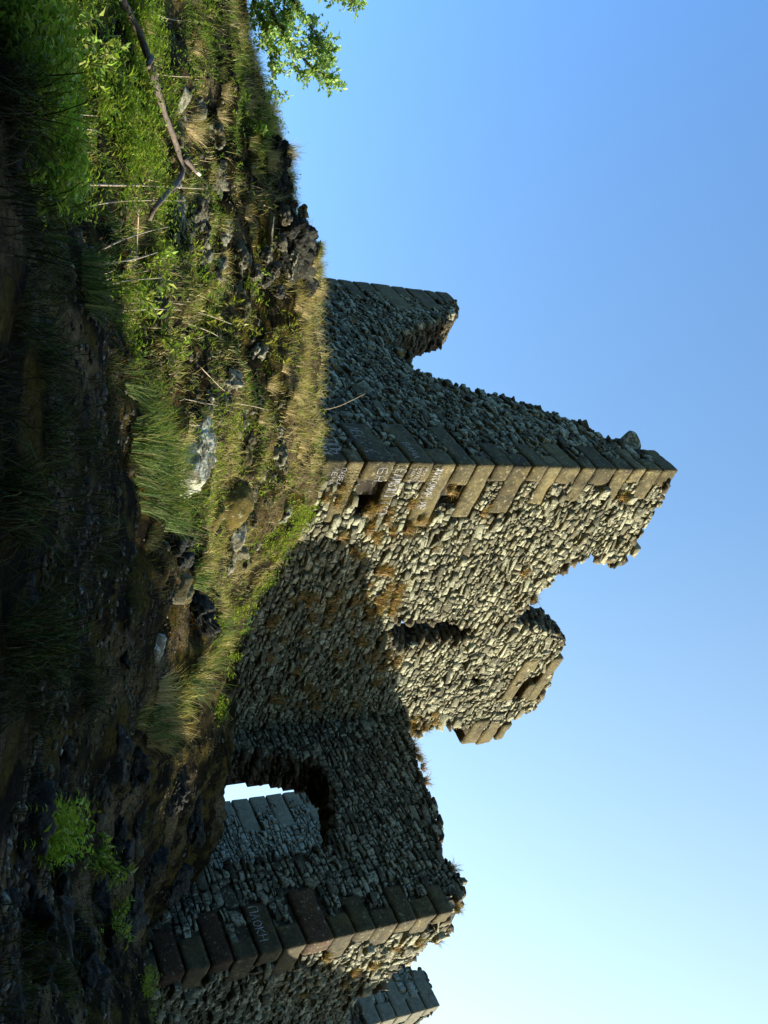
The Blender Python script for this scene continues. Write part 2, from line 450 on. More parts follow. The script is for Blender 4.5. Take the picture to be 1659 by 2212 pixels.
for q in [(0, 0, -1.7), (0, -2.5, -2.2), (0, -3.6, .6), (0, -6, 4.0), (0, -9, 8.5), (0, -13, 13), (-6, -4.5, 2.0), (-9, -9, 8.5), (-14, -13, 13), (6, -6, 4.5), (6, -9, 8), (9, -13, 12), (16, -13, 11), (-14, -3, 4.0), (-15, 4, 3.0), (-6, 0, -2), (-8, 5, 0.2), (-12, 10, 2.8), (4, 0, .6), (5.4, 3, 2.9), (5.8, 5, 3.6), (6.2, 7, 4.05), (6.9, 9, 4.75), (7.8, 5.8, 4.15), (7.5, 4.4, 4.3), (10, 7, 4.4),  # unseen rise behind the viewer is shaped to hold back skylight
          (8, 11, 5.4), (10, 4, 4.5), (12, 10, 6.0), (11, 13.6, 6.4), (12.5, 16.6, 10.6), (14, 18, 11.6), (10.5, 16.8, 7.6), (16, 15, 9), (9, 0, 3.0), (-8, 20, 5.6), (-4, 18, 6.2), (-9, 16, 5.6), (2, 22, 6.5), (-12, 16, 5),  # unseen mound at far right is shaped to shade the raking wall
          (8, 22, 6.3), (14, 26, 6), (13, 22, 7), (0, 30, 5.5), (-15, 30, 4), (-2.5, 16, 6.5), (-1.5, 14.6, 6.6), (16, 0, 1.5), (6.5, -3.5, 2.0), (18, 12, 5.5), (3, 18.6, 6.8)]:
    ctrl.append(np.array(q, float))
ctrl = np.array(ctrl)
def _tps(r2): return np.where(r2 > 1e-12, r2 * np.log(np.maximum(r2, 1e-12)), 0)
def fit_rbf(P, lam=0.02):
    n = len(P); X = P[:, :2]
    K = _tps(((X[:, None] - X[None]) ** 2).sum(-1)) + lam * np.eye(n)
    Q = np.column_stack([np.ones(n), X])
    A = np.block([[K, Q], [Q.T, np.zeros((3, 3))]])
    return np.linalg.solve(A, np.concatenate([P[:, 2], np.zeros(3)])), X
RW, RX = fit_rbf(ctrl)
def base_h(x, y):
    x = np.asarray(x, float); y = np.asarray(y, float)
    xc = np.clip(x, -16, 17); yc = np.clip(y, -13, 30)
    out = np.empty(x.shape)
    fx, fy, fo = xc.ravel(), yc.ravel(), out.ravel()
    for i in range(0, fx.size, 40000):
        a, b = fx[i:i + 40000], fy[i:i + 40000]
        r2 = (a[:, None] - RX[:, 0]) ** 2 + (b[:, None] - RX[:, 1]) ** 2
        fo[i:i + 40000] = _tps(r2) @ RW[:-3] + RW[-3] + RW[-2] * a + RW[-1] * b
    out = fo.reshape(x.shape)
    far = np.hypot(x - xc, y - yc)
    return out - far * 0.12

def ground_h(x, y):
    x = np.asarray(x, float); y = np.asarray(y, float)
    h = base_h(x, y)
    P = np.column_stack([x.ravel(), y.ravel()])
    amp = 0.5 + 0.5 * np.clip((y.ravel() - 4) / 6, 0, 1)
    n = 0.16 * fbm(P, 0.9, 3, 1) + 0.10 * (np.abs(vnoise(P, 1.7, 9)) - 0.25) + 0.06 * (np.abs(vnoise(P, 4.1, 21)) - 0.25) + 0.02 * vnoise(P, 11, 5)
    # little ledges: the bank steps up in short risers
    hh = h.ravel() + 0.9 * fbm(P, 0.55, 3, 77)
    st = 0.75; fr = (hh / st) % 1.0
    step = (np.clip((fr - 0.45) / 0.45, 0, 1) - fr) * st * 0.38
    return h + (n * amp * 1.2 + step * np.clip((y.ravel() - 3.5) / 3, 0, 1)).reshape(h.shape)

def axis(a, b, fine, lim):
    c = list(np.arange(a, b, fine)); s_ = fine
    x = b
    while x < lim: c.append(x); s_ *= 1.35; x += s_
    c.append(lim); x = a - fine; s_ = fine; pre = []
    while x > -lim: pre.append(x); s_ *= 1.35; x -= s_
    pre.append(-lim)
    return np.array(pre[::-1] + c)
gx = axis(-9, 9.5, 0.055, 900.0); gy = axis(1.5, 19, 0.055, 900.0)
GX, GY = np.meshgrid(gx, gy)
GZ = ground_h(GX, GY)
def grid_mesh(name, GX, GY, GZ, mat):
    ny, nx = GX.shape
    idx = np.arange(nx * ny).reshape(ny, nx)
    q = np.stack([idx[:-1, :-1], idx[:-1, 1:], idx[1:, 1:], idx[1:, :-1]], -1).reshape(-1, 4)
    V = np.column_stack([GX.ravel(), GY.ravel(), GZ.ravel()])
    return mesh_np(name, V, q.ravel(), np.arange(len(q)) * 4, np.full(len(q), 4), mat, smooth=True)
g = grid_mesh("hillside", GX, GY, GZ, M_EARTH); g['kind'] = "structure"

_ny, _nx = gy, gx
def gh(x, y):
    """height of the built ground sheet (bilinear)"""
    x = np.atleast_1d(np.asarray(x, float)); y = np.atleast_1d(np.asarray(y, float))
    i = np.clip(np.searchsorted(gx, x) - 1, 0, len(gx) - 2); j = np.clip(np.searchsorted(gy, y) - 1, 0, len(gy) - 2)
    fx = (x - gx[i]) / (gx[i + 1] - gx[i]); fy = (y - gy[j]) / (gy[j + 1] - gy[j])
    return GZ[j, i] * (1 - fx) * (1 - fy) + GZ[j, i + 1] * fx * (1 - fy) + GZ[j + 1, i] * (1 - fx) * fy + GZ[j + 1, i + 1] * fx * fy

def on_ground(u, v, y0=2.5, y1=19):
    """the first ground point seen along a sight line"""
    r = ray(u, v); Y = np.linspace(y0, y1, 700)
    d = gh(r[0] * Y, Y) - r[2] * Y
    k = np.where(d > 0)[0]
    if len(k) == 0: k = [int(np.argmax(d))]
    return r * Y[k[0]]

# ------------------------------------------------------------------ masonry
def inside(poly, P):
    poly = np.asarray(poly); x, y = P[:, 0], P[:, 1]; r = np.zeros(len(P), bool)
    j = len(poly) - 1
    for i in range(len(poly)):
        xi, yi = poly[i]; xj, yj = poly[j]
        c = ((yi > y) != (yj > y)) & (x < (xj - xi) * (y - yi) / (yj - yi + 1e-12) + xi)
        r ^= c; j = i
    return r

def _hulls(n):
    """sharp broken stones: hulls of a few points thrown on a squarish solid"""
    r = np.random.default_rng(99); out = []
    for _ in range(n):
        D = r.normal(size=(13, 3)); D /= (np.abs(D) ** 4).sum(1)[:, None] ** .25; D *= r.uniform(.72, 1.0, (13, 1))
        bm = bmesh.new(); vs = [bm.verts.new(p) for p in D]; res = bmesh.ops.convex_hull(bm, input=vs)
        bmesh.ops.delete(bm, geom=[v for v in bm.verts if not v.link_faces], context='VERTS'); bm.verts.index_update()
        out.append((np.array([v.co[:] for v in bm.verts]), [tuple(v.index for v in f.verts) for f in bm.faces])); bm.free()
    return out
HULLS = _hulls(60)

def courses(r, lo, hi, cw, ch):
    """roughly coursed rubble: uneven rows of blocks with slanting joints, some split, some with a corner knocked off"""
    out = []; z = lo[1]; k = 0; sd_ = int(r.integers(1 << 20))
    def edge(k, zb, a):
        return zb + ch * (.30 * vnoise(np.column_stack([np.atleast_1d(a) * 1.7, np.full(np.size(a), k * 7.3)]), 1.0, sd_) + .16 * vnoise(np.column_stack([np.atleast_1d(a) * 6, np.full(np.size(a), k * 3.1)]), 1.0, sd_ + 9))
    while z < hi[1]:
        h = ch * float(r.choice([.6, .8, 1.0, 1.2, 1.55, 1.9], p=[.14, .22, .26, .2, .12, .06]))
        joints = [lo[0] + r.uniform(-cw, 0)]
        while joints[-1] < hi[0]: joints.append(joints[-1] + cw * float(np.clip(r.lognormal(-.12, .45), .35, 2.3)) * (.6 + .4 * h / ch))
        J = np.array(joints); nb = r.normal(0, .17 * h, len(J)); nt = r.normal(0, .17 * h, len(J))
        B_ = np.column_stack([J + nb, edge(k, z, J + nb)]); T_ = np.column_stack([J + nt, edge(k + 1, z + h, J + nt)])
        for i in range(len(J) - 1):
            q = [B_[i], B_[i + 1], T_[i + 1], T_[i]]
            if r.random() < .16 and h > ch * .85:                                   # two thin stones, one on the other
                f0, f1 = r.uniform(.35, .65, 2); m0 = B_[i] * (1 - f0) + T_[i] * f0; m1 = B_[i + 1] * (1 - f1) + T_[i + 1] * f1
                out += [[q[0], q[1], m1, m0], [m0, m1, q[2], q[3]]]; continue
            if r.random() < .10:                                                    # a wedge pair
                f0, f1 = r.uniform(.3, .7, 2); m0 = B_[i] * (1 - f0) + B_[i + 1] * f0; m1 = T_[i] * (1 - f1) + T_[i + 1] * f1
                out += [[q[0], m0, m1, q[3]], [m0, q[1], q[2], m1]]; continue
            out.append(q)
        z += h; k += 1
    res = []
    for q in out:
        q = [np.array(p) for p in q]
        for _ in range(int(r.choice([0, 1, 2], p=[.35, .45, .2]))):
            i = int(r.integers(len(q))); a, b, c = q[i - 1], q[i], q[(i + 1) % len(q)]; f = r.uniform(.15, .45, 2)
            q[i:i + 1] = [b + (a - b) * f[0], b + (c - b) * f[1]]
        res.append(np.array(q))
    return res

def masonry(parent, pl, poly, T=0.7, cw=0.19, ch=0.115, holes=(), niches=(), skip=(), relief=0.06, seed=1, tone=0.5, edge=True, zlow=None, plain=(), mat=None):
    r = np.random.default_rng(seed)
    poly = np.asarray(poly)
    lo = poly.min(0) - 0.2; hi = poly.max(0) + 0.2
    cells = courses(r, lo, hi, cw, ch)
    P = np.array([c.mean(0) for c in cells]); keep = inside(poly, P)
    ok = keep.copy()
    for h in holes: ok &= ~inside(h, P)
    for h, _ in niches: ok &= ~inside(h, P)
    for (a0, a1, z0, z1) in skip: ok &= ~((P[:, 0] > a0) & (P[:, 0] < a1) & (P[:, 1] > z0) & (P[:, 1] < z1))
    mb = MB()
    for i in np.where(ok)[0]:
        c = cells[i]
        ctr = c.mean(0)
        # round & roughen the outline
        ring = []
        for k in range(len(c)):
            a = c[k]; b = c[(k + 1) % len(c)]
            L = np.hypot(*(b - a))
            if L < 0.012: continue
            ring.append(a * 0.92 + b * 0.08)
            if L > .04: f_ = r.uniform(.3, .7); ring.append(a * f_ + b * (1 - f_) + (ctr - (a + b) / 2) * r.uniform(-0.04, 0.13))
            if L > .13: f_ = r.uniform(.75, .88); ring.append(a * (1 - f_) + b * f_ + (ctr - (a + b) / 2) * r.uniform(-0.03, 0.08))
            ring.append(a * 0.08 + b * 0.92)
        ring = np.array(ring)
        if len(ring) < 5: continue
        rel = ring - ctr; sz = math.sqrt(abs((rel[:, 0].ptp() if hasattr(rel[:, 0], 'ptp') else np.ptp(rel[:, 0])) * np.ptp(rel[:, 1])))
        h0 = 0.85 * relief * r.choice([0.1, 0.35, 0.6, 1.0, 1.5], p=[.2, .25, .3, .18, .07]) * min(1.5, sz / (ch * 1.0))
        tl = r.normal(0, 0.15, 2) * (1.6 if r.random() < .15 else 1)
        gap = float(np.clip(1 - r.uniform(.005, .013) / max(.03, min(np.ptp(rel[:, 0]), np.ptp(rel[:, 1])) * .5), .72, .985))
        nV = len(ring)
        t_ = np.clip(r.beta(2, 2.4) * 1.0 + tone - 0.5, 0, 1); lic = r.random() ** 1.3
        lv = []
        for scl, hh, nz in ((gap * 1.0, -0.07, 0.0), (gap, h0 * 0.8 - 0.004, 0.007), (gap * r.uniform(0.84, 0.96), h0 + 0.008, 0.005)):
            p2 = ctr + rel * scl
            hgt = hh + (rel @ tl * scl if hh > -0.05 else 0) + r.normal(0, nz + 1e-9, nV)
            lv.append(pl.pos(p2[:, 0], p2[:, 1], hgt))
        top = pl.pos(ctr[0] + r.normal(0, .01), ctr[1] + r.normal(0, .01), h0 + 0.006 + r.uniform(-0.008, 0.006))
        V = np.vstack(lv + [top[None]])
        Fc = []
        for L in range(2):
            for k in range(nV):
                k2 = (k + 1) % nV
                Fc.append((L * nV + k, L * nV + k2, (L + 1) * nV + k2, (L + 1) * nV + k))
        for k in range(nV): Fc.append((2 * nV + k, 2 * nV + (k + 1) % nV, 3 * nV))
        mb.add(V, Fc, (t_, lic, 0.5))
    face = mb.build("rubble_facing", mat or M_RUB); keep_world(face, parent)
    # wall body
    gst = 0.11
    ss = np.arange(lo[0], hi[0], gst); zz = np.arange(lo[1], hi[1], gst)
    SS, ZZ = np.meshgrid(ss + gst / 2, zz + gst / 2); PP = np.column_stack([SS.ravel(), ZZ.ravel()])
    ins = inside(poly, PP)
    for dx, dz in ((.05, 0), (-.05, 0), (0, .06)): ins &= inside(poly, PP + np.array([dx, dz]))
    for q0, q1 in plain: ins &= ~((PP[:, 0] > q0 - .1) & (PP[:, 0] < q1 + (.1 if q0 < 0 else 0)))
    for h in holes: ins &= ~inside(h, PP)
    dep = np.full(len(PP), -0.045)
    for h, d in niches: dep[inside(h, PP)] = -d
    ins = ins.reshape(SS.shape); dep = dep.reshape(SS.shape)
    mb = MB(); nz_, ns_ = ins.shape; edges = []
    for j in range(nz_):
        for i in range(ns_):
            if not ins[j, i]: continue
            a0, a1, z0, z1 = ss[i], ss[i] + gst, zz[j], zz[j] + gst; d0 = dep[j, i]
            A = lambda hs, h: pl.pos(np.array([q[0] for q in hs]), np.array([q[1] for q in hs]), np.full(len(hs), h) if np.isscalar(h) else np.array(h))
            sq = [(a0, z0), (a1, z0), (a1, z1), (a0, z1)]
            mb.add(A(sq, d0), [(0, 1, 2, 3)], (r.random(), 0, 0))
            mb.add(A(sq, -T), [(3, 2, 1, 0)], (r.random(), 0, 0))
            for dj, di, e in ((0, -1, ((a0, z0), (a0, z1))), (0, 1, ((a1, z0), (a1, z1))), (-1, 0, ((a0, z0), (a1, z0))), (1, 0, ((a0, z1), (a1, z1)))):
                jj, ii = j + dj, i + di
                o_in = 0 <= jj < nz_ and 0 <= ii < ns_ and ins[jj, ii]
                if not o_in:
                    mb.add(A([e[0], e[1], e[1], e[0]], [d0, d0, -T, -T]), [(0, 1, 2, 3)], (r.random(), 0, 0))
                    if not (dj == -1 and (zlow is None or z0 < zlow)) and not any(q0 - .25 < (e[0][0] + e[1][0]) / 2 < q1 + .15 for q0, q1 in plain): edges.append(((e[0][0] + e[1][0]) / 2, (e[0][1] + e[1][1]) / 2))
                elif dep[jj, ii] > d0 + 1e-6:
                    mb.add(A([e[0], e[1], e[1], e[0]], [d0, d0, dep[jj, ii], dep[jj, ii]]), [(0, 1, 2, 3)], (r.random(), 0, 0))
    body = mb.build("wall_body", M_CORE); keep_world(body, parent)
    if edge and edges:
        mb = MB()
        for (a, z) in edges:
            d = r.uniform(-0.02, 0.10)
            while d < T - .09:
                sz = float(np.clip(r.lognormal(-2.62, .35), .04, .125))
                V, Fc = HULLS[int(r.integers(60))]; V = V * np.array([sz * r.uniform(.9, 1.8), sz * r.uniform(.8, 1.5), sz * r.uniform(.4, .8)])
                V = rand_rot(V, r, 0.10); V = rotz(V, r.uniform(0, 6.28))
                mb.add(V + pl.pos(a + float(np.clip(r.normal(0, .04), -.5 * sz, .5 * sz)), z + float(np.clip(r.normal(0, .035), -.4 * sz, .4 * sz)), -d), Fc, (r.random(), r.random() * 0.6, 0))
                d += sz * r.uniform(1.2, 1.9)
        eo = mb.build("broken_edge", M_EDGE); keep_world(eo, parent)
    # rough stones lining the recesses
    for h, d in niches:
        h = np.asarray(h); a0, z0 = h.min(0); a1, z1 = h.max(0); mb = MB()
        for k in range(int((a1 - a0) * (z1 - z0) * 60) + 6):
            p = np.array([[r.uniform(a0, a1), r.uniform(z0, z1)]])
            if not inside(h, p)[0]: continue
            sz = r.uniform(.06, .12); V, Fc = HULLS[int(r.integers(60))]; V = V * np.array([sz * 1.4, sz, sz * .7])
            mb.add(rotz(V, r.uniform(0, 6)) + pl.pos(p[0, 0], p[0, 1], -d), Fc, (r.random() * .6, 0, 0))
        if mb.n: keep_world(mb.build("recess_lining", M_EDGE), parent)
    return face

def block(O, ax, ay, az, res=0.06, rnd=0.025, amp=0.006, seed=0, taper=None):
    """dressed stone: box spanned by three vectors from O, edges worn round"""
    A = [np.asarray(a, float) for a in (ax, ay, az)]; Ls = [np.linalg.norm(a) for a in A]; U = [a / l for a, l in zip(A, Ls)]
    ns = [max(2, min(22, int(l / res))) for l in Ls]
    V = []; Fc = []; key = {}
    def vid(i, j, k):
        t_ = (i, j, k)
        if t_ not in key: key[t_] = len(V); V.append([i / ns[0] * Ls[0], j / ns[1] * Ls[1], k / ns[2] * Ls[2]])
        return key[t_]
    for d in range(3):
        e, f = [x for x in range(3) if x != d]
        for side in (0, ns[d]):
            for i in range(ns[e]):
                for j in range(ns[f]):
                    q = []
                    for di, dj in ((0, 0), (1, 0), (1, 1), (0, 1)):
                        ix = [0, 0, 0]; ix[d] = side; ix[e] = i + di; ix[f] = j + dj; q.append(vid(*ix))
                    Fc.append(tuple(q) if (side == 0) == (d == 1) else tuple(q[::-1]))
    V = np.array(V); L = np.array(Ls)
    rr = min(rnd, 0.3 * L.min())
    inn = np.clip(V, rr, L - rr); dlt = V - inn; ln = np.linalg.norm(dlt, axis=1)
    V = np.where(ln[:, None] > 1e-9, inn + dlt / np.maximum(ln, 1e-9)[:, None] * np.minimum(ln, rr)[:, None], V)
    W = np.asarray(O) + V[:, :1] * U[0] + V[:, 1:2] * U[1] + V[:, 2:] * U[2]
    ctr = np.asarray(O) + (A[0] + A[1] + A[2]) / 2
    dirv = W - ctr; dirv /= np.linalg.norm(dirv, axis=1)[:, None]
    off = np.random.default_rng(seed).uniform(-90, 90, 3)
    n = amp * fbm(W + off, 7, 4, seed % 97) + amp * 2.0 * fbm(W + off, 1.7, 2, 3)
    edgew = np.minimum(np.sort(np.minimum(V, L - V), axis=1)[:, 1] / 0.06, 1.0)          # chipped arrises
    n = n - (1 - edgew) * amp * 4.0 * np.clip(fbm(W + off, 5, 3, 11) + 0.15, 0, 1)
    return W + dirv * n[:, None], Fc

def put_block(parent, name, mat, *a, c=(0.5, 0.3, 0), **k):
    V, Fc = block(*a, **k); mb = MB(); mb.add(V, Fc, c)
    o = mb.build(name, mat)
    bm = bmesh.new(); bm.from_mesh(o.data); bmesh.ops.recalc_face_normals(bm, faces=bm.faces); bm.to_mesh(o.data); bm.free()
    if parent: keep_world(o, parent)
    return o

def zat(pl, s_, v, u0):
    """height on a wall's vertical line s_ that is seen at v near column u0"""
    return pl.px(u0, v)[1]

# ---- chalk lettering: strokes of each letter in a unit box
GL = {
 'Ж': [[(0, 0), (.5, .5), (0, 1)], [(1, 0), (.5, .5), (1, 1)], [(.5, 0), (.5, 1)]], 'И': [[(0, 1), (0, 0), (1, 1), (1, 0)]],
 'Т': [[(0, 1), (1, 1)], [(.5, 1), (.5, 0)]], 'О': [[(.5, 1), (.1, .8), (0, .5), (.1, .2), (.5, 0), (.9, .2), (1, .5), (.9, .8), (.5, 1)]],
 'М': [[(0, 0), (.1, 1), (.5, .4), (.9, 1), (1, 0)]], 'Р': [[(0, 0), (0, 1), (.8, .95), (.9, .7), (.7, .5), (0, .45)]],
 'В': [[(0, 0), (0, 1), (.8, .9), (.6, .55), (0, .52)], [(.6, .55), (.9, .25), (.6, 0), (0, 0)]], 'Л': [[(0, 0), (.5, 1), (1, 0)]],
 'Е': [[(1, 1), (0, 1), (0, 0), (1, 0)], [(0, .5), (.8, .5)]], 'С': [[(1, .85), (.6, 1), (.1, .75), (0, .4), (.3, 0), (1, .1)]],
 'А': [[(0, 0), (.5, 1), (1, 0)], [(.2, .4), (.8, .4)]], 'Х': [[(0, 0), (1, 1)], [(0, 1), (1, 0)]], 'П': [[(0, 0), (0, 1), (1, 1), (1, 0)]],
 'Ь': [[(0, 1), (0, 0), (.8, .05), (.9, .35), (.7, .5), (0, .5)]], 'Н': [[(0, 0), (0, 1)], [(1, 0), (1, 1)], [(0, .5), (1, .5)]],
 'К': [[(0, 0), (0, 1)], [(1, 1), (0, .5), (1, 0)]], '-': [[(0, .5), (1, .5)]], 'Ю': [[(0, 0), (0, 1)], [(0, .5), (.35, .5)], [(.7, 1), (.4, .8), (.35, .4), (.7, 0), (1, .4), (.9, .85), (.7, 1)]],
}
def writing(parent, pl, s0, s1, z0, z1, text, hoff, sgn=1, th=0.011, mat=None, seed=0):
    n = len(text); k = 0
    for word in text.split(' '):
        a, b = s0 + (s1 - s0) * k / n, s0 + (s1 - s0) * (k + len(word)) / n
        if sgn < 0: a, b = s1 - (b - s0), s1 - (a - s0)
        _word(parent, pl, a, b, z0, z1, word, hoff, sgn, th, mat, seed + k); k += len(word) + 1

def _word(parent, pl, s0, s1, z0, z1, text, hoff, sgn=1, th=0.011, mat=None, seed=0):
    th *= .72
    """chalk words on a stone face; sgn=-1 where the wall's s axis runs to the viewer's left"""
    r = np.random.default_rng(seed); mb = MB(); n = len(text); wd = (s1 - s0) / n
    for k, chh in enumerate(text):
        if chh == ' ': continue
        for st in GL[chh]:
            P = np.array(st, float); P = spline(P, len(P) * 3) if len(P) > 3 else spline(P, 5) if len(P) == 2 else P
            P = P + r.normal(0, 0.02, P.shape)
            a = s0 + wd * (k + 0.12 + 0.70 * P[:, 0]); z = z0 + (z1 - z0) * (P[:, 1] * 0.95 + r.normal(0, .03))
            if sgn < 0: a = s1 - (a - s0)
            tt = np.gradient(np.column_stack([a, z]), axis=0); ln = np.linalg.norm(tt, axis=1); ln[ln < 1e-6] = 1; tt /= ln[:, None]
            nn = np.column_stack([-tt[:, 1], tt[:, 0]]); wv = th * np.where(r.random(len(a)) < .25, .25, r.uniform(.5, 1.25, len(a)))[:, None] / 2
            L_ = np.column_stack([a, z]) + nn * wv; R_ = np.column_stack([a, z]) - nn * wv
            m_ = len(a)
            V = np.vstack([pl.pos(L_[:, 0], L_[:, 1], np.full(m_, hoff + .003)), pl.pos(R_[:, 0], R_[:, 1], np.full(m_, hoff + .003)),
                           pl.pos(L_[:, 0], L_[:, 1], np.full(m_, hoff - .006)), pl.pos(R_[:, 0], R_[:, 1], np.full(m_, hoff - .006))])
            Fc = []
            for i in range(m_ - 1):
                Fc += [(i, i + 1, m_ + i + 1, m_ + i), (2 * m_ + i, 2 * m_ + i + 1, i + 1, i), (m_ + i, m_ + i + 1, 3 * m_ + i + 1, 3 * m_ + i)]
            mb.add(V, Fc)
    o = mb.build("chalk_writing", mat or M_CHALK); keep_world(o, parent)
    return o

# ================================================================== TOWER (left shaded face + sunlit face)
tower = empty("ruined_tower", tuple(A0 + np.array([0, 0, 6.6])))
tag(tower, "tall ruined rubble stone tower with sharp dressed corner at the picture's middle", "ruined tower")
PROUD = 0.035
bounds = [(950 + x / 1.327) / 1.4756 for x in (-60, 20, 105, 212, 285, 410, 475, 575, 672, 755, 832, 905, 990, 1053, 1117, 1203, 1262, 1350, 1418, 1474, 1541, 1610)]
Rl = [.9, .5, .5, 1.3, .42, 1.2, .42, 1.4, .47, 1.2, .37, 1.1, .37, .9, .4, .8, .42, .78, .36, .75, .42]
Ll = [.5, .9, .85, .38, 1.2, .5, 1.25, .5, 1.2, .32, .75, .42, .75, .38, .85, .36, .8, .36, .7, .4, .75]
zc = [PA_L.px(1000, v)[1] if False else (ray(988 + (v - 690) * 0.04, v) * 14.0)[2] for v in bounds]
skipL, skipR, quo = [], [], []
for i in range(len(Rl)):
    z0, z1 = zc[i], zc[i + 1]
    skipL.append((-0.3, Ll[i] - .04, z0, z1)); skipR.append((-0.3, Rl[i] - .04, z0, z1))
def sk(nn_a, nn_b, amt):
    # shift so both outer faces stand proud by amt
    M2 = np.array([[nn_a[0], nn_a[1]], [nn_b[0], nn_b[1]]]); x = np.linalg.solve(M2, [amt, amt]); return np.array([x[0], x[1], 0])
for i in range(len(Rl)):
    z0, z1 = zc[i] + 0.012, zc[i + 1] - 0.012
    j = random.uniform(-0.022, 0.022)
    O = A0 + sk(nR, nL, PROUD + j) + ZA * z0
    q = put_block(tower, "corner_stone", M_QUOIN, O, dR * Rl[i], dL * Ll[i], ZA * (z1 - z0), seed=100 + i, c=(random.uniform(.05, 1), random.random() * .9, 0), rnd=random.uniform(.015, .035), amp=random.uniform(.007, .012))
    quo.append(q)
# chalk graffiti on the corner stones
H = PROUD + 0.022
writing(quo[2], PA_L, .05, .80, zc[2] + .03, zc[2] + .19, "СЛЮМЖ", H, -1, .014, seed=1)
writing(quo[2], PA_L, .10, .55, zc[2] + .21, zc[2] + .40, "ППЬ", H, -1, .016, seed=2)
writing(quo[4], PA_L, .18, 1.0, zc[4] + .10, zc[4] + .29, "ЛЕСА Х", H, -1, .013, seed=3)
writing(quo[4], PA_R, .06, .36, zc[4] + .25, zc[4] + .40, "ЕН", H, 1, .012, seed=4)
writing(quo[5], PA_R, .08, 1.05, zc[5] + .04, zc[5] + .22, "ЕАМВЖП ТОП", H, 1, .015, seed=5)
for k, tx in enumerate(("ТОЛ-И", "КОТЕЛ", "МИТ-А")): writing(quo[6], PA_R, .05, .36, zc[6] + .06 + k * .10, zc[6] + .12 + k * .10, tx, H, 1, .009, seed=6 + k)
writing(quo[6], PA_L, .05, .55, zc[6] + .10, zc[6] + .22, "ВАНЯ".replace("Я", "А"), H, -1, .010, seed=16)
writing(quo[7], PA_R, .04, .95, zc[7] + .05, zc[7] + .19, "ЖИТОМИР ИР", H, 1, .015, seed=10)
for k, tx in enumerate(("ПАВЕЛ", "ЛЕНА")): writing(quo[2], PA_R, .08, .44, zc[2] + .34 - k * .13, zc[2] + .42 - k * .13, tx, H, 1, .010, seed=11 + k)
for k in range(2): writing(quo[3], PA_R, .15, .95, zc[3] + .05 + k * .13, zc[3] + .13 + k * .13, "ТИХОН ЕВА", H, 1, .008, mat=M_CORE, seed=13 + k)

# left (shaded) face outline
outL = PA_L.poly([(597, 640), (612, 760), (625, 860), (640, 962), (652, 980), (664, 986), (676, 984), (690, 962), (700, 928), (711, 890), (718, 862), (745, 858), (776, 868), (800, 900), (818, 944), (834, 984),
                  (845, 1020), (852, 1080), (874, 1130), (896, 1200), (912, 1250), (940, 1290), (962, 1345), (985, 1385), (1010, 1440)])
outL = np.vstack([outL, [[0.0, zc[-1] - .05], [0.0, 5.6], [outL[0][0], 5.6]]])
# far-left end of that face: its own dressed end stones
sEnd = PA_L.px(612, 780)[0]
ev = [(950 + 0) / 1.4756 + 0] 
endb = [850 / 1.4756 * 0 + (950 + x / 2.074) / 1.4756 for x in (-60, 40, 155, 255, 355, 475, 605, 700, 825, 900, 985)]
ze = [(ray(600 + (v - 690) * 0.15, v)[2]) * (A0 + dL * sEnd)[1] for v in endb]
el = [.6, 1.1, .5, .9, .5, 1.35, .55, 1.1, .5, .55]
skE = []
for i in range(len(el)):
    skE.append((sEnd - el[i] + .04, sEnd + .5, ze[i], ze[i + 1]))
    O = A0 + dL * (sEnd - el[i]) + nL * PROUD - nL * 0.55 + ZA * (ze[i] + .012)
    put_block(tower, "corner_stone", M_QUOIN, O, dL * (el[i] + 0.02), nL * 0.55, ZA * (ze[i + 1] - ze[i] - .024), seed=300 + i, c=(random.uniform(.2, .7), .3, 0), rnd=0.02, amp=0.007)
masonry(tower, PA_L, outL, T=0.75, cw=0.175, ch=0.093, skip=skipL + skE, seed=11, relief=0.045, tone=0.42, zlow=7, plain=[(-.5, .12), (sEnd - .12, 99)])
# big single block on the slanting top
for (u, v, s_) in ((950, 1362, .24), (990, 1405, .15), (1055, 1372, 0)):
    if s_:
        a, z = PA_L.px(u, v); V, Fc = rock_shape(3, (s_ * 1.1, s_, s_ * .85), 9, .05, int(u)); mb = MB(); mb.add(V + PA_L.pos(a, z - .03, -.15), Fc, (.45, .5, 0))
        keep_world(mb.build("coping_boulder", M_RUB), tower)

# right (sunlit) face
outR = [(1046, 1440), (1078, 1432), (1110, 1412), (1150, 1385), (1188, 1368), (1222, 1336), (1206, 1300), (1196, 1278), (1218, 1240), (1240, 1208), (1290, 1158), (1332, 1120), (1345, 1112),
        (1352, 1150), (1358, 1190), (1385, 1220), (1432, 1200), (1480, 1182), (1530, 1158), (1556, 1105), (1565, 1080), (1572, 1000), (1562, 945), (1575, 925), (1598, 893)]
outR = PA_R.poly(outR)
outR = np.vstack([[[0, 5.6], [0, zc[-1] - .05]], outR, [[fold + .35, outR[-1][1]], [fold + .35, 5.6]]])
slit = PA_R.poly([(1338, 846), (1337, 900), (1340, 950), (1346, 1005), (1354, 1026), (1372, 1020), (1388, 980), (1392, 920), (1398, 870), (1392, 842), (1360, 838)])
slit[:, 0] += 0.0
n1 = PA_R.poly([(1028, 772), (1030, 850), (1108, 828), (1112, 765)])
n2 = PA_R.poly([(1045, 955), (1042, 1006), (1090, 990), (1092, 945)])
n3 = PA_R.poly([(1068, 1335), (1065, 1362), (1092, 1352), (1094, 1330)])
n4 = PA_R.poly([(1462, 1010), (1458, 1042), (1476, 1040), (1478, 1008)])
n5 = PA_R.poly([(1478, 1108), (1452, 1166), (1500, 1160), (1510, 1105)])
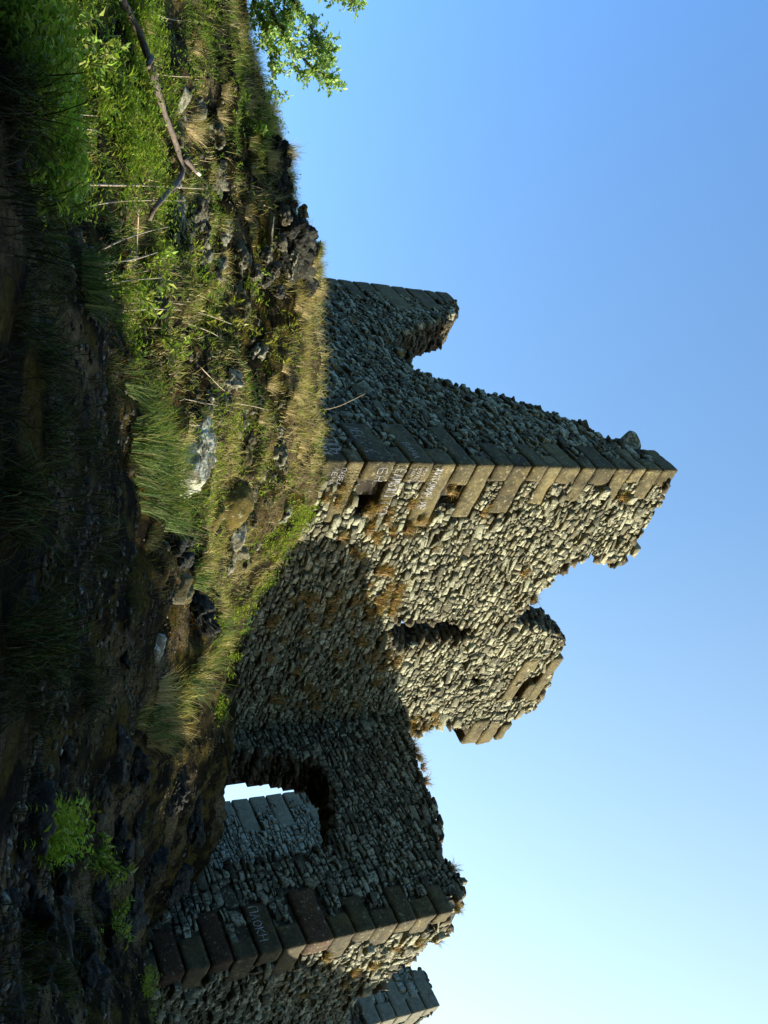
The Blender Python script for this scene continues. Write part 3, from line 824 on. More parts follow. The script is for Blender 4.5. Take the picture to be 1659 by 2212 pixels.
masonry(tower, PA_R, outR, T=0.62, cw=0.17, ch=0.092, holes=[slit], niches=[(n1, .5), (n2, .42), (n3, .3), (n4, .25), (n5, .4)], skip=skipR, seed=12, relief=0.048, tone=0.55, zlow=7, plain=[(-.5, .12)])
# dressed stones left in the upper right of the sunlit face: a frame with a square socket
def slab(parent, pl, u0, u1, v0, v1, depth, out, name, mat, seed, c=(.5, .3, 0), rnd=.02, amp=.008):
    a0, z0 = pl.px((u0 + u1) / 2, v0); a1, z1 = pl.px((u0 + u1) / 2, v1)
    a0 = pl.px(u0, (v0 + v1) / 2)[0]; a1 = pl.px(u1, (v0 + v1) / 2)[0]
    if a1 < a0: a0, a1 = a1, a0
    O = pl.pos(a0, z0, out - depth)
    return put_block(parent, name, mat, O, pl.d * (a1 - a0), pl.n * depth, ZA * (z1 - z0), seed=seed, c=c, rnd=rnd, amp=amp)
slab(tower, PA_R, 1420, 1506, 1163, 1184, .4, .07, "dressed_block", M_QUOIN, 401)
slab(tower, PA_R, 1418, 1446, 1133, 1161, .4, .06, "dressed_block", M_QUOIN, 402)
slab(tower, PA_R, 1474, 1504, 1133, 1161, .4, .06, "dressed_block", M_QUOIN, 403)
slab(tower, PA_R, 1424, 1506, 1106, 1131, .4, .07, "dressed_block", M_QUOIN, 404)
# corbel stones jutting from the broken right edge
slab(tower, PA_R, 1552, 1600, 1008, 1040, .45, .10, "corbel_stone", M_QUOIN, 405, rnd=.05, amp=.016)
slab(tower, PA_R, 1556, 1604, 1044, 1072, .42, .05, "corbel_stone", M_QUOIN, 406, rnd=.05, amp=.018)
slab(tower, PA_R, 1560, 1592, 1076, 1092, .40, .09, "corbel_stone", M_QUOIN, 407, rnd=.045, amp=.016)

# ================================================================== WINDOW WALL
wallB = empty("ruined_wall", tuple(B0 + np.array([0, 0, 4.2])))
tag(wallB, "dark ruined stone wall with big broken window opening and dressed corner, right of the tower", "ruined wall")
outB = PB.poly([(1575, 905), (1604, 886), (1640, 902), (1680, 915), (1712, 925), (1745, 942), (1772, 950), (1810, 950), (1850, 958), (1885, 985), (1908, 1010), (1930, 1005), (1955, 985), (1972, 975)])
outB[0, 0] = -0.1
outB = np.vstack([[[-0.1, 5.2]], outB, [[sB, outB[-1][1] - .02], [sB, 3.4]]])
win = PB.poly([(1630, 452), (1624, 520), (1628, 600), (1645, 680), (1684, 716), (1760, 724), (1832, 716), (1850, 650), (1862, 580), (1874, 500), (1880, 452)])
win[0, 1] = win[-1, 1] = min(win[0, 1], win[-1, 1]) - .05
bb = [(500 + y / 1.508) / 1.4756 for y in (-330, -230, -110, 20, 140, 262, 372, 490, 606, 720, 848, 955, 1050, 1160, 1250, 1345, 1422)]
Bl = [.6, 1.1, .6, 1.25, .9, 1.5, .6, 1.45, .7, 1.6, .7, 1.1, .55, 1.15, .6, .95]
Bs = [.9, .5, .9, .4, .7, .35, .8, .4, .9, .4, .8, .4, .7, .4, .6, .4]
zb = [(ray(2145 - (v - 250) * 0.235, v) * B0[1])[2] for v in bb]
skB, skBS = [], []
for i in range(len(Bl)):
    skB.append((sB - Bl[i] * .62 + .03, sB + .3, zb[i], zb[i + 1])); skBS.append((-.3, Bs[i] - .04, zb[i], zb[i + 1]))
    O = B0 + sk(nR, nL, PROUD + random.uniform(-.012, .02)) + ZA * (zb[i] + .012)
    m_ = M_QRED if i in (3, 5, 9) else M_QUOIN
    q = put_block(wallB, "corner_stone", m_, O, dR * Bs[i], dL * Bl[i] * .62, ZA * (zb[i + 1] - zb[i] - .024), seed=500 + i, c=(random.uniform(.15, .6), random.random() * .6, 0), rnd=.022, amp=.009)
    if i == 7:
        writing(q, PB, sB - .80, sB - .15, zb[i] + .07, zb[i] + .22, "ПАОКН", PROUD + .022, 1, .016, seed=21)
masonry(wallB, PB, outB, T=0.85, cw=0.18, ch=0.105, holes=[win], skip=skB, seed=21, relief=0.04, tone=0.40, zlow=6.0, plain=[(sB - .12, 99)])
outBS = PBS.poly([(1984, 972), (2005, 972), (2022, 960), (2034, 925), (2076, 884), (2094, 846), (2119, 832), (2144, 790), (2168, 752), (2214, 748), (2250, 800), (2330, 800), (2400, 780)])
outBS = np.vstack([[[0, 3.4], [0, zb[-1] - .03]], outBS, [[outBS[-1][0], 3.4]]])
masonry(wallB, PBS, outBS, T=0.8, cw=0.185, ch=0.10, skip=skBS, seed=22, relief=0.065, tone=0.5, zlow=6, plain=[(-.5, .12)])

# ================================================================== FAR TOWERS
towerC = empty("far_tower", tuple(C0 + np.array([0, 0, 6])))
tag(towerC, "small grey stone tower farther off at the right edge, behind the dressed wall corner", "ruined tower")
outC = PC_L.poly([(2040, 880), (2099, 889), (2092, 918), (2110, 928), (2128, 931), (2150, 934), (2178, 938)])
outC = np.vstack([outC, [[0, outC[-1][1]], [0, 5.5], [outC[0][0] + 1, 5.5], [outC[0][0] + 1, outC[0][1]]]])
zq = [outC[:, 1].max() - .1 - k * .46 for k in range(14)]
skC, skCR = [], []
for k in range(13):
    L1, L2 = ((1.15, .5), (.5, .9))[k % 2]
    O = C0 + sk(nR, nL, .03) + ZA * (zq[k + 1] + .015)
    put_block(towerC, "corner_stone", M_SKYLITQ, O, dR * L2, dL * L1, ZA * .43, seed=700 + k, c=(random.uniform(.3, .6), .3, 0))
    skC.append((-.2, L1 - .05, zq[k + 1], zq[k])); skCR.append((-.2, L2 - .05, zq[k + 1], zq[k]))
masonry(towerC, PC_L, outC, T=.7, cw=.22, ch=.14, skip=skC, seed=31, tone=.5, mat=M_SKYLIT, zlow=8, plain=[(-.5, .12)])
oc = np.array([[0, 5.5], [0, zq[0]], [1.2, zq[0] - .3], [2.0, zq[0] - .8], [3.5, zq[0] - 1.5], [3.5, 5.5]])
masonry(towerC, PC_R, oc, T=.7, cw=.22, ch=.14, skip=skCR, seed=32, tone=.5, mat=M_SKYLIT, zlow=8, plain=[(-.5, .12)])

towerD = empty("far_wall", tuple(D0 + np.array([0, 0, 6])))
tag(towerD, "grey rubble wall with dressed left edge seen through the window opening", "ruined wall")
oD = np.array([[0, 6.0], [0, 14.0], [4.6, 13.6], [4.6, 6.0]])
skD = []
for k in range(16):
    L1 = (1.1, .5)[k % 2]; z0 = 6.2 + k * .47
    put_block(towerD, "corner_stone", M_SKYLITQ, PD.pos(0, z0, .03 - .5) , PD.d * L1, PD.n * .5, ZA * .44, seed=800 + k, c=(random.uniform(.4, .7), .4, 0))
    skD.append((-.2, L1 - .05, z0 - .01, z0 + .46))
masonry(towerD, PD, oD, T=.7, cw=.13, ch=.08, skip=skD, seed=33, tone=.6, mat=M_SKYLIT, zlow=20, plain=[(-.5, .2)])

# ================================================================== ROCKS ON THE BANK
def rock(u, v, wpx, hpx, name, mat, label, seed, group=None, sub=4, sink=0.25, deep=0.8, tilt=0, fine=0.05, c=(.55, .6, 0), planes=12, dz=0, dy=0, cell=0, camt=1.0):
    p = on_ground(u, v - hpx * 0.1); dist = np.linalg.norm(p) / F
    sx, sz = wpx * dist / 2, hpx * dist / 2
    V, Fc = rock_shape(sub, (sx, (sx + sz) / 2 * deep, sz), planes, 0.10, seed, fine)
    if cell: V = crag(V, (sx, (sx + sz) / 2 * deep, sz), cell, seed, camt, (1, 1, 2.4) if mat is M_DARKROCK else (1, 1, 1.6))
    if tilt:
        c_, s_ = math.cos(tilt), math.sin(tilt); V = np.column_stack([V[:, 0] * c_ - V[:, 2] * s_, V[:, 1], V[:, 0] * s_ + V[:, 2] * c_])
    mb = MB(); mb.add(V, Fc, c); o = mb.build(name, mat, smooth=False)
    o.location = (p[0], p[1] + dy + (sx + sz) / 2 * deep * .35, p[2] + dz - (0.0 if wpx > 60 else sz * .15))
    tag(o, label, "rock", group); return o
G_SM = "small grey stones in the sunlit bank"
rock(968, 430, 178, 112, "boulder", M_WHITE, "big pale boulder crusted with white lichen in the middle of the bank", 5, sub=6, tilt=-.35, planes=10, deep=.8, fine=.05, cell=.3, camt=.22, c=(.55, .7, 0))
rock(1085, 510, 90, 80, "boulder", M_MOSSROCK, "boulder covered in ochre moss right of the white lichen boulder", 6, sub=4, fine=.08)
rock(1120, 470, 60, 40, "boulder", M_MOSSROCK, "smaller mossy stone below the ochre moss boulder", 66, sub=4, fine=.08)
rock(1150, 515, 66, 36, "rock", M_WHITE, "pale whitish rock beside moss near the sunlit wall foot", 7, sub=4)
rock(1265, 395, 80, 60, "rock", M_ROCK, "pale angular rock beside the rusty ground on the ridge", 8, sub=4, c=(.9, .5, 0))
rock(1400, 345, 50, 70, "rock", M_WHITE, "pale upright stone at the ridge in front of the dark hollow", 9, sub=4)
rock(200, 398, 78, 28, "rock", M_ROCK, "long grey stone lying in grass above the fallen branch", 10, c=(.85, .9, 0))
rock(292, 378, 30, 26, "rock", M_ROCK, "blocky grey stone resting just above the fallen branch", 11, c=(.7, .6, 0))
st = rock(404, 372, 30, 28, "rock", M_ROCK, "rounded brown stone with a white painted ring mark", 12, c=(.4, .2, 0))
rk = [(440, 392, 34, 22), (462, 420, 44, 30), (478, 372, 36, 26), (500, 398, 42, 34), (522, 380, 30, 26), (495, 432, 34, 28), (540, 410, 34, 26), (452, 350, 24, 18), (515, 445, 24, 22),
      (560, 395, 30, 20), (430, 445, 30, 22), (890, 545, 20, 16), (905, 590, 26, 18), (930, 605, 24, 18), (950, 610, 24, 20), (975, 612, 28, 20), (940, 560, 22, 16), (995, 600, 24, 16), (1010, 620, 24, 18),
      (860, 420, 14, 10), (905, 475, 16, 12), (880, 530, 26, 14), (870, 560, 24, 14), (700, 560, 18, 14), (640, 470, 22, 14), (610, 520, 18, 14), (760, 480, 20, 12), (1180, 560, 26, 18), (1210, 500, 26, 18),
      (330, 300, 20, 14), (250, 300, 18, 12), (150, 250, 20, 14), (560, 330, 20, 14), (1030, 590, 20, 16), (870, 605, 20, 14), (680, 420, 18, 12)]
for i, (u, v, a, b) in enumerate([(455, 430, 90, 60), (505, 400, 84, 56), (540, 440, 70, 46), (430, 385, 70, 44), (600, 480, 80, 50), (660, 520, 76, 44), (380, 470, 80, 50), (300, 470, 70, 40), (820, 500, 80, 60), (870, 455, 60, 46), (905, 520, 64, 40), (960, 540, 70, 40), (1040, 560, 66, 36), (760, 560, 70, 40), (300, 385, 60, 44), (350, 400, 60, 40),
                                  (560, 520, 66, 44), (720, 470, 60, 40), (1000, 500, 60, 40), (1200, 500, 70, 40), (1240, 480, 60, 36)]):
    rock(u, v, a, b, "rock", M_ROCK, "mossy broken rock ledge breaking through the grass of the sunlit bank", 1200 + i, "rock ledges in the sunlit bank", sub=5, cell=.11, fine=.03, deep=.7, dz=-.02, c=(random.uniform(.35, .9), random.random(), 0))
_rr = random.Random(5)
for _ in range(46):
    c_ = _rr.choice([(480, 420, 70, 50), (470, 460, 60, 40), (1010, 600, 60, 35), (900, 560, 70, 50), (620, 560, 60, 40), (1150, 530, 60, 30), (820, 450, 70, 40), (250, 420, 90, 40), (560, 600, 60, 40), (1280, 410, 60, 40), (700, 400, 90, 50)])
    a_ = _rr.choice([16, 20, 24, 30, 38, 48]); rk.append((c_[0] + _rr.gauss(0, c_[2]) * .6, c_[1] + _rr.gauss(0, c_[3]) * .6, a_, a_ * _rr.uniform(.5, .85)))
for i, (u, v, a, b) in enumerate(rk):
    rock(u, v, a, b, "rock", M_ROCK, "small grey lichen flecked stone bedded in the sunlit grassy bank", 900 + i, G_SM, sub=4, cell=a * .0026, c=(random.uniform(.3, 1), random.random(), 0), planes=9)
# stony knolls on the crest
rock(510, 625, 200, 150, "rock_outcrop", M_DARKROCK, "dark stony outcrop on the crest left of the tower", 20, sub=6, deep=.8, fine=.03, cell=.17, planes=16)
rock(575, 640, 150, 110, "rock_outcrop", M_DARKROCK, "dark rubble outcrop under the crest grass next to the tower's left edge", 21, sub=6, fine=.03, cell=.17)
rock(335, 592, 110, 70, "rock_outcrop", M_DARKROCK, "dark knoll of rock on the crest beside the green bush", 22, sub=6, fine=.03, cell=.17)
rock(405, 606, 80, 44, "rock_outcrop", M_DARKROCK, "low dark rock on the crest between the two knolls", 23, sub=6, fine=.03, cell=.17)
rock(500, 572, 62, 15, "rock", M_ROCK, "long flat pale slab jutting from the dark outcrop", 24, c=(.95, .6, 0), dy=-.25)
for i, (u, v, a, b) in enumerate([(565, 618, 26, 14), (590, 612, 32, 13), (578, 634, 18, 14), (592, 638, 20, 16), (560, 560, 24, 22), (590, 575, 30, 26), (612, 560, 26, 24), (600, 540, 30, 22), (640, 590, 24, 20), (520, 660, 26, 22),
                                  (470, 640, 24, 22), (540, 640, 30, 22), (480, 600, 30, 24), (535, 595, 34, 26), (500, 640, 26, 20), (455, 615, 24, 22), (545, 670, 24, 18)]):
    rock(u, v, a, b, "rock", M_ROCK, "loose pale grey stone set in the dark outcrop on the crest", 950 + i, "stones of the crest outcrop", sub=4, cell=a * .003, planes=9, c=(.9 if i < 4 else random.uniform(.1, .5), .8 if i < 4 else .2, 0), dy=-.3)
# dark rock ribs in the shade
DG = "dark weathered rocks in the shaded foreground"
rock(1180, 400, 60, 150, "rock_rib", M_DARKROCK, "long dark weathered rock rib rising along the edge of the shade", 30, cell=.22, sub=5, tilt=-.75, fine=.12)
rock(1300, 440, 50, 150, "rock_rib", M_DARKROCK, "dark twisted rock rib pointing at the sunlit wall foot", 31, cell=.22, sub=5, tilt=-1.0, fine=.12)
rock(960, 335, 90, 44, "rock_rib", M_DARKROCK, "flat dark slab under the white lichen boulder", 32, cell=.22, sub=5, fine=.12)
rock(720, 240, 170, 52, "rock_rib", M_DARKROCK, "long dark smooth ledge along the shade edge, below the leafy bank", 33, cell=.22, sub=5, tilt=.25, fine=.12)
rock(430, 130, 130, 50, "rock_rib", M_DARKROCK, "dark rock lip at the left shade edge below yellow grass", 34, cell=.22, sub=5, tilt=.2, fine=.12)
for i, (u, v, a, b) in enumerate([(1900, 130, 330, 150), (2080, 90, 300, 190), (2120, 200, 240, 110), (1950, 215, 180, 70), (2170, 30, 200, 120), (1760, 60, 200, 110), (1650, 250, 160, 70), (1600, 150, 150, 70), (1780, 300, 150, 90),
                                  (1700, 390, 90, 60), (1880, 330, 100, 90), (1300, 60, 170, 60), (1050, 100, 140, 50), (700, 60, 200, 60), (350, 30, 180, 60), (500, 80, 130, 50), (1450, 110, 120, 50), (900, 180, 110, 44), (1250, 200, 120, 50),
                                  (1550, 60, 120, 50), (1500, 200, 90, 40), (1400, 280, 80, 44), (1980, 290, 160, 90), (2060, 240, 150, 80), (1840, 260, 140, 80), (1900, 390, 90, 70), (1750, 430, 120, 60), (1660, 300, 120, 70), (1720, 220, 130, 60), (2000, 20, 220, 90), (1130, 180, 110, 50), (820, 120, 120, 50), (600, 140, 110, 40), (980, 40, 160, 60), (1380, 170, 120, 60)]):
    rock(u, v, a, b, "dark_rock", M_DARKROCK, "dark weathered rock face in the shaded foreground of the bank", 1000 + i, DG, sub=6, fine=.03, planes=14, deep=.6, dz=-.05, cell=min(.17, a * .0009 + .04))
# painted ring on the brown stone
th = np.linspace(0.6, 5.6, 16); cx = st.location
p = np.array([[cx.x + .012 + .030 * math.cos(a), cx.y - .155, cx.z + .03 + .034 * math.sin(a)] for a in th])
V, Fc = tube(p, [.012] * 16, 5); mb = MB(); mb.add(V, Fc); keep_world(mb.build("painted_mark", M_PAINT), st)

# ================================================================== FALLEN BRANCH
def ground_path(pts, lift, n):
    lift = lift + .10
    P = [on_ground(u, v) for u, v in pts]; P = spline(P, n)
    h = gh(P[:, 0], P[:, 1])
    P[:, 2] = np.maximum(P[:, 2], h)
    for _ in range(14):
        P[1:-1] = (P[:-2] + 2 * P[1:-1] + P[2:]) / 4
    P[:, 2] += lift
    return P
br = empty("fallen_branch", tuple(on_ground(150, 285)))
tag(br, "crooked bare fallen branch lying across the grassy bank at the left", "branch")
def limb(pts, r0, r1, lift, name, mat, parent, n=34, sides=9):
    P = ground_path(pts, lift, n); t_ = np.linspace(0, 1, n)
    R = (r0 + (r1 - r0) * t_) * (1 + .18 * vnoise(P, 3.0, 4)) 
    P = P + np.column_stack([vnoise(P, 2.2, k) for k in (1, 2, 3)]) * .008
    V, Fc = tube(P, R, sides); V = V + (np.column_stack([vnoise(V, 14, k) for k in (5, 6, 7)])) * r0 * .18
    mb = MB(); mb.add(V, Fc); o = mb.build(name, mat, smooth=True); keep_world(o, parent); return o
limb([(-30, 218), (20, 240), (60, 262), (120, 285), (190, 303), (260, 328), (320, 352), (355, 358), (385, 350), (415, 325), (440, 300), (470, 285)], .036, .020, .045, "stem", M_BARK, br, 50)
limb([(335, 357), (352, 372), (368, 385)], .026, .018, .09, "twig_stub", M_BARK, br, 8)
limb([(364, 381), (370, 388)], .019, .016, .095, "broken_tip", M_CUT, br, 4)
limb([(115, 283), (128, 276), (136, 274)], .024, .018, .08, "twig_stub", M_BARK, br, 6)

# dry stalks, each one a thing
GS = "thin dry stalks standing in the bank"
stalks = [[(398, 158), (400, 240), (402, 330), (408, 440)], [(243, 100), (248, 180), (258, 310)], [(268, 125), (275, 165), (282, 210)], [(150, 300), (163, 360), (166, 410)],
          [(452, 165), (440, 220), (433, 300), (434, 400)], [(595, 205), (590, 230), (582, 250)], [(600, 288), (540, 295), (450, 300)], [(672, 250), (668, 350), (675, 430), (700, 500)],
          [(550, 200), (520, 260), (500, 320), (490, 365)], [(620, 210), (606, 280), (600, 350)], [(640, 240), (650, 330), (660, 420)], [(690, 380), (720, 460), (760, 520)],
          [(780, 420), (800, 440), (840, 480), (850, 500)], [(850, 350), (862, 400), (876, 470)], [(912, 380), (918, 420), (920, 455)], [(870, 500), (876, 540), (886, 580)],
          [(8, 310), (40, 360), (48, 440)], [(885, 700), (876, 735), (850, 790)], [(640, 180), (600, 240), (585, 320)], [(575, 190), (560, 290), (545, 340)]]
for i, s_ in enumerate(stalks):
    q0 = on_ground(*s_[0]); P = [q0]
    for k, (u, v) in enumerate(s_[1:]):
        r_ = ray(u, v); g_ = on_ground(u, v); Yk = g_[1] - 0.22 - 0.1 * k
        P.append(r_ * min(max(Yk, q0[1] - .5), q0[1] + 1.6 * (k + 1)))
    P = spline(P, 16); rad = np.linspace(.0085, .004, 16) * (1.25 if i in (0, 6) else .85)
    V, Fc = tube(P, rad, 5); mb = MB(); mb.add(V, Fc); o = mb.build("dry_stalk", M_STRAW, origin=q0)
    tag(o, ["tallest pale dry stalk crossing the branch by the painted stone" if i == 0 else "thin pale dry stalk sticking out of the grassy bank"][0], "stalk", None if i == 0 else GS)

# ================================================================== GRASS AND LEAVES
def blades(P, L, W, lean, az, droop, col, seg=3):
    """arrays of grass blades -> vertex, loop arrays"""
    n = len(P); side = np.column_stack([-np.sin(az + rng.uniform(-.8, .8, n)), np.cos(az + rng.uniform(-.8, .8, n)), np.zeros(n)])
    dirh = np.column_stack([np.cos(az), np.sin(az), np.zeros(n)])
    ts = np.linspace(0, 1, seg + 1); V = []; 
    for t_ in ts:
        c = P + ZA * (L * t_ * (1 - droop * t_ * t_))[:, None] + dirh * (L * lean * (t_ ** 1.6))[:, None]
        if t_ < 1:
            wv = (W * (1 - t_ * .7))[:, None] / 2; V += [c - side * wv, c + side * wv]
        else: V.append(c)
    k = len(V); V = np.stack(V, 1).reshape(-1, 3)
    base = np.arange(n)[:, None] * k
    loc = []; tot = []
    for s_ in range(seg - 1): loc += [2 * s_, 2 * s_ + 1, 2 * s_ + 3, 2 * s_ + 2]; tot.append(4)
    loc += [2 * seg - 2, 2 * seg - 1, 2 * seg]; tot.append(3)
    loops = (base + np.array(loc)[None]).ravel(); totals = np.tile(tot, n); starts = np.concatenate([[0], np.cumsum(totals)[:-1]])
    C = np.repeat(col, k, axis=0)
    return V, loops, starts, totals, C

def leaves(P, D, Nn, L, W, col, fold=0.25):
    """pointed leaves: P base, D direction, Nn leaf normal"""
    Sd = np.cross(D, Nn); Sd /= np.linalg.norm(Sd, axis=1)[:, None] + 1e-9
    n = len(P); L = L[:, None]; W = W[:, None]
    a = P; m1 = P + D * L * .45 - Nn * W * fold * 0.0; tip = P + D * L - Nn * L * .18
    l = P + D * L * .4 + Sd * W / 2 + Nn * W * fold; r_ = P + D * L * .4 - Sd * W / 2 + Nn * W * fold
    V = np.stack([a, l, tip, r_, m1], 1).reshape(-1, 3); base = np.arange(n)[:, None] * 5
    loops = (base + np.array([0, 4, 1, 1, 4, 2, 0, 3, 4, 4, 3, 2])[None]).ravel()
    starts = np.arange(n * 4) * 3; totals = np.full(n * 4, 3)
    return V, loops, starts, totals, np.repeat(col, 5, axis=0)

GREENS = np.array([[.075, .14, .022], [.11, .18, .03], [.05, .10, .018], [.15, .19, .04], [.09, .12, .022]])
STRAWS = np.array([[.44, .36, .19], [.32, .25, .12], [.55, .46, .27], [.22, .16, .075], [.36, .32, .14]])
SHADED = np.array([[.036, .028, .016], [.022, .018, .011], [.06, .05, .03], [.016, .022, .009], [.014, .026, .009]])  # shade on the foreground grass is put into these darker colours
LEAFC = np.array([[.15, .25, .035], [.21, .30, .05], [.10, .165, .026], [.30, .34, .07], [.20, .23, .05]])
def pick(pal, n, var=.25):
    return pal[rng.integers(0, len(pal), n)] * rng.uniform(1 - var, 1 + var, (n, 1))

def visible_spots(n, ymin=2.8, ymax=15.5):
    """spots spread over the bank in plan, thicker near the viewer"""
    X = []; got = 0
    while got < n:
        m = n * 2
        y = ymin + (ymax - ymin) * rng.random(m) ** 1.25
        x = rng.uniform(-.60, .60, m) * (y + .6)
        z = gh(x, y); u, v = project(np.column_stack([x, y, z]))
        k = (u > -80) & (u < 2290) & (v > -60) & (v < 800)
        dA = (np.column_stack([x, y]) - A0[:2]) @ nR[:2]; dB_ = (np.column_stack([x, y]) - A0[:2]) @ nL[:2]
        k &= ~((dA < .02) & (dB_ < .02))
        inB = ((np.column_stack([x, y]) - B0[:2]) @ nL[:2] < .02) & ((np.column_stack([x, y]) - B0[:2]) @ nR[:2] < .02)
        k &= ~inB
        X.append(np.column_stack([x, y, z, u, v])[k]); got += k.sum()
    return np.vstack(X)[:n]

def region(u, v, pts):
    """soft membership of ground points near listed patches (u, v, radius)"""
    r = np.zeros(len(u))
    for a, b, ra in pts: r = np.maximum(r, 1 - np.hypot(u - a, (v - b) * 1.2) / ra)
    return np.clip(r * 2, 0, 1)

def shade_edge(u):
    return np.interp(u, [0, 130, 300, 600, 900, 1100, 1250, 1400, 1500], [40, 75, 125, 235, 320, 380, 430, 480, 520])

SP = visible_spots(330000)
U_, V_ = SP[:, 3], SP[:, 4]
n2 = fbm(SP[:, :2], 1.3, 3, 40); n3 = fbm(SP[:, :2], 3.3, 3, 50)
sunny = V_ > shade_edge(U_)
crest = np.clip((V_ - np.interp(U_, [0, 300, 480, 700, 1000], [440, 530, 600, 590, 590])) / 50, 0, 1) * (U_ < 1020)
leafy = np.clip((460 - U_) / 120, 0, 1) * (V_ < 340) * sunny
straw_p = np.clip(.20 + .9 * n2 + .42 * crest + .18 * (U_ > 550) - .45 * leafy, .03, .97)
straw_p = np.where(~sunny, np.clip(.45 + n2, .1, .95), straw_p)
dens = np.clip(.50 + 2.2 * n3 + .5 * crest - .3 * leafy, .02, 1)
dens = np.where(~sunny, np.clip(-.06 + .7 * n3, .003, .25), dens)
bare = region(U_, V_, [(830, 470, 70), (860, 400, 60), (1090, 520, 80), (1130, 560, 60), (480, 400, 80), (560, 570, 60), (310, 395, 55), (860, 350, 60), (1330, 390, 80), (760, 450, 60)])
dens *= 1 - .8 * bare
dens = np.where((U_ > 1580) & (V_ < 320), dens * .35, dens)
k = rng.random(len(SP)) < dens
G_ = SP[k]; n = len(G_); st_ = rng.random(n) < straw_p[k]; cr_ = crest[k]; sn_ = sunny[k]
col = np.where(st_[:, None], pick(STRAWS, n), pick(GREENS, n))
col = np.where(sn_[:, None], col, pick(SHADED, n))  # blades below the shade edge take the shade-darkened palette
Lg = rng.uniform(.05, .16, n) * (1 + .5 * cr_) * np.where(sn_, 1.0, 1.6) * np.where(st_, 1.2, 1)
az = rng.uniform(0, 6.283, n)
dr = np.where(sn_, rng.uniform(.1, .5, n), rng.uniform(.5, 1.5, n))
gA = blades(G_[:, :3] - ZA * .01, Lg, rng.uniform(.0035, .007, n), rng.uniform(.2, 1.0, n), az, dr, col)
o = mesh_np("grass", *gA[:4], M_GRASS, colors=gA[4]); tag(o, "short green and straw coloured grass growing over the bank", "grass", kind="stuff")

# broad leafy herbs
SP2 = visible_spots(150000, 3.5, 15.2); U_, V_ = SP2[:, 3], SP2[:, 4]
n3 = fbm(SP2[:, :2], 2.0, 3, 60); sunny = V_ > shade_edge(U_) - 20
lf = np.clip((480 - U_) / 150, 0, 1) * np.clip((360 - V_) / 60, 0, 1) * .9
lf = np.maximum(lf, region(U_, V_, [(640, 300, 70), (560, 310, 60), (720, 330, 70), (600, 270, 50), (440, 330, 60), (780, 330, 60), (620, 510, 50), (740, 390, 50), (270, 570, 45), (520, 560, 40), (1180, 590, 50), (1130, 640, 50), (1060, 630, 40), (500, 600, 40),
                                   (1260, 560, 50), (1330, 520, 50), (1450, 510, 60), (1540, 560, 60), (1550, 500, 70)]) * .75)
lf = np.maximum(lf, region(U_, V_, [(1800, 100, 80), (1860, 195, 36), (2000, 220, 24), (2180, 350, 50), (2120, 330, 50), (1800, 450, 50)]) * .5)
k = (rng.random(len(SP2)) < np.clip(np.maximum(lf * (.30 + 2.2 * n3), np.where(sunny, .02 + .22 * np.clip(n3 + .1, 0, 1), 0.008)), 0.008, 1)) & (sunny | (lf > .05))
Hs = SP2[k]; m = len(Hs); rep = 5
Pb = np.repeat(Hs[:, :3], rep, 0); nL_ = len(Pb)
hz = rng.uniform(.0, 1, nL_) * np.repeat(rng.uniform(.03, .22, m), rep); a = rng.uniform(0, 6.283, nL_); el_ = rng.uniform(-.1, .9, nL_)
D_ = np.column_stack([np.cos(a) * np.cos(el_), np.sin(a) * np.cos(el_), np.sin(el_)])
Nn = ZA - D_ * (D_ @ ZA)[:, None]; Nn /= np.linalg.norm(Nn, axis=1)[:, None]
lc = np.repeat(pick(LEAFC, m, .3), rep, 0) * rng.uniform(.8, 1.2, (nL_, 1))
LL = rng.uniform(.024, .062, nL_)
q = leaves(Pb + ZA * hz[:, None] + D_ * .01, D_, Nn, LL, LL * rng.uniform(.3, .5, nL_), lc)
o = mesh_np("leafy_ground_cover", *q[:4], M_LEAF, colors=q[4]); tag(o, "bright green leafy herbs covering the bank", "ground cover", kind="stuff")

# small reddish and mossy ground plants
SP3 = visible_spots(120000, 6, 15); U_, V_ = SP3[:, 3], SP3[:, 4]
red = region(U_, V_, [(850, 350, 75), (800, 300, 60), (1100, 560, 60), (1330, 390, 60), (1360, 380, 50), (400, 200, 40), (540, 240, 50), (440, 200, 50), (1075, 545, 50)])
k = rng.random(len(SP3)) < red * .5 + .015; Hs = SP3[k]; m = len(Hs)
a = rng.uniform(0, 6.283, m); el_ = rng.uniform(0, 1.2, m); D_ = np.column_stack([np.cos(a) * np.cos(el_), np.sin(a) * np.cos(el_), np.sin(el_)])
Nn = ZA - D_ * (D_ @ ZA)[:, None]; Nn /= np.linalg.norm(Nn, axis=1)[:, None]
LL = rng.uniform(.02, .05, m); pal = np.array([[.09, .035, .012], [.12, .055, .018], [.06, .055, .012], [.07, .025, .012], [.05, .07, .015]])
q = leaves(Hs[:, :3] + ZA * rng.uniform(0, .05, m)[:, None], D_, Nn, LL, LL * .5, pick(pal, m, .3))
o = mesh_np("stonecrop", *q[:4], M_LEAF, colors=q[4]); tag(o, "reddish brown stonecrop spreading between the rocks", "ground cover", kind="stuff")

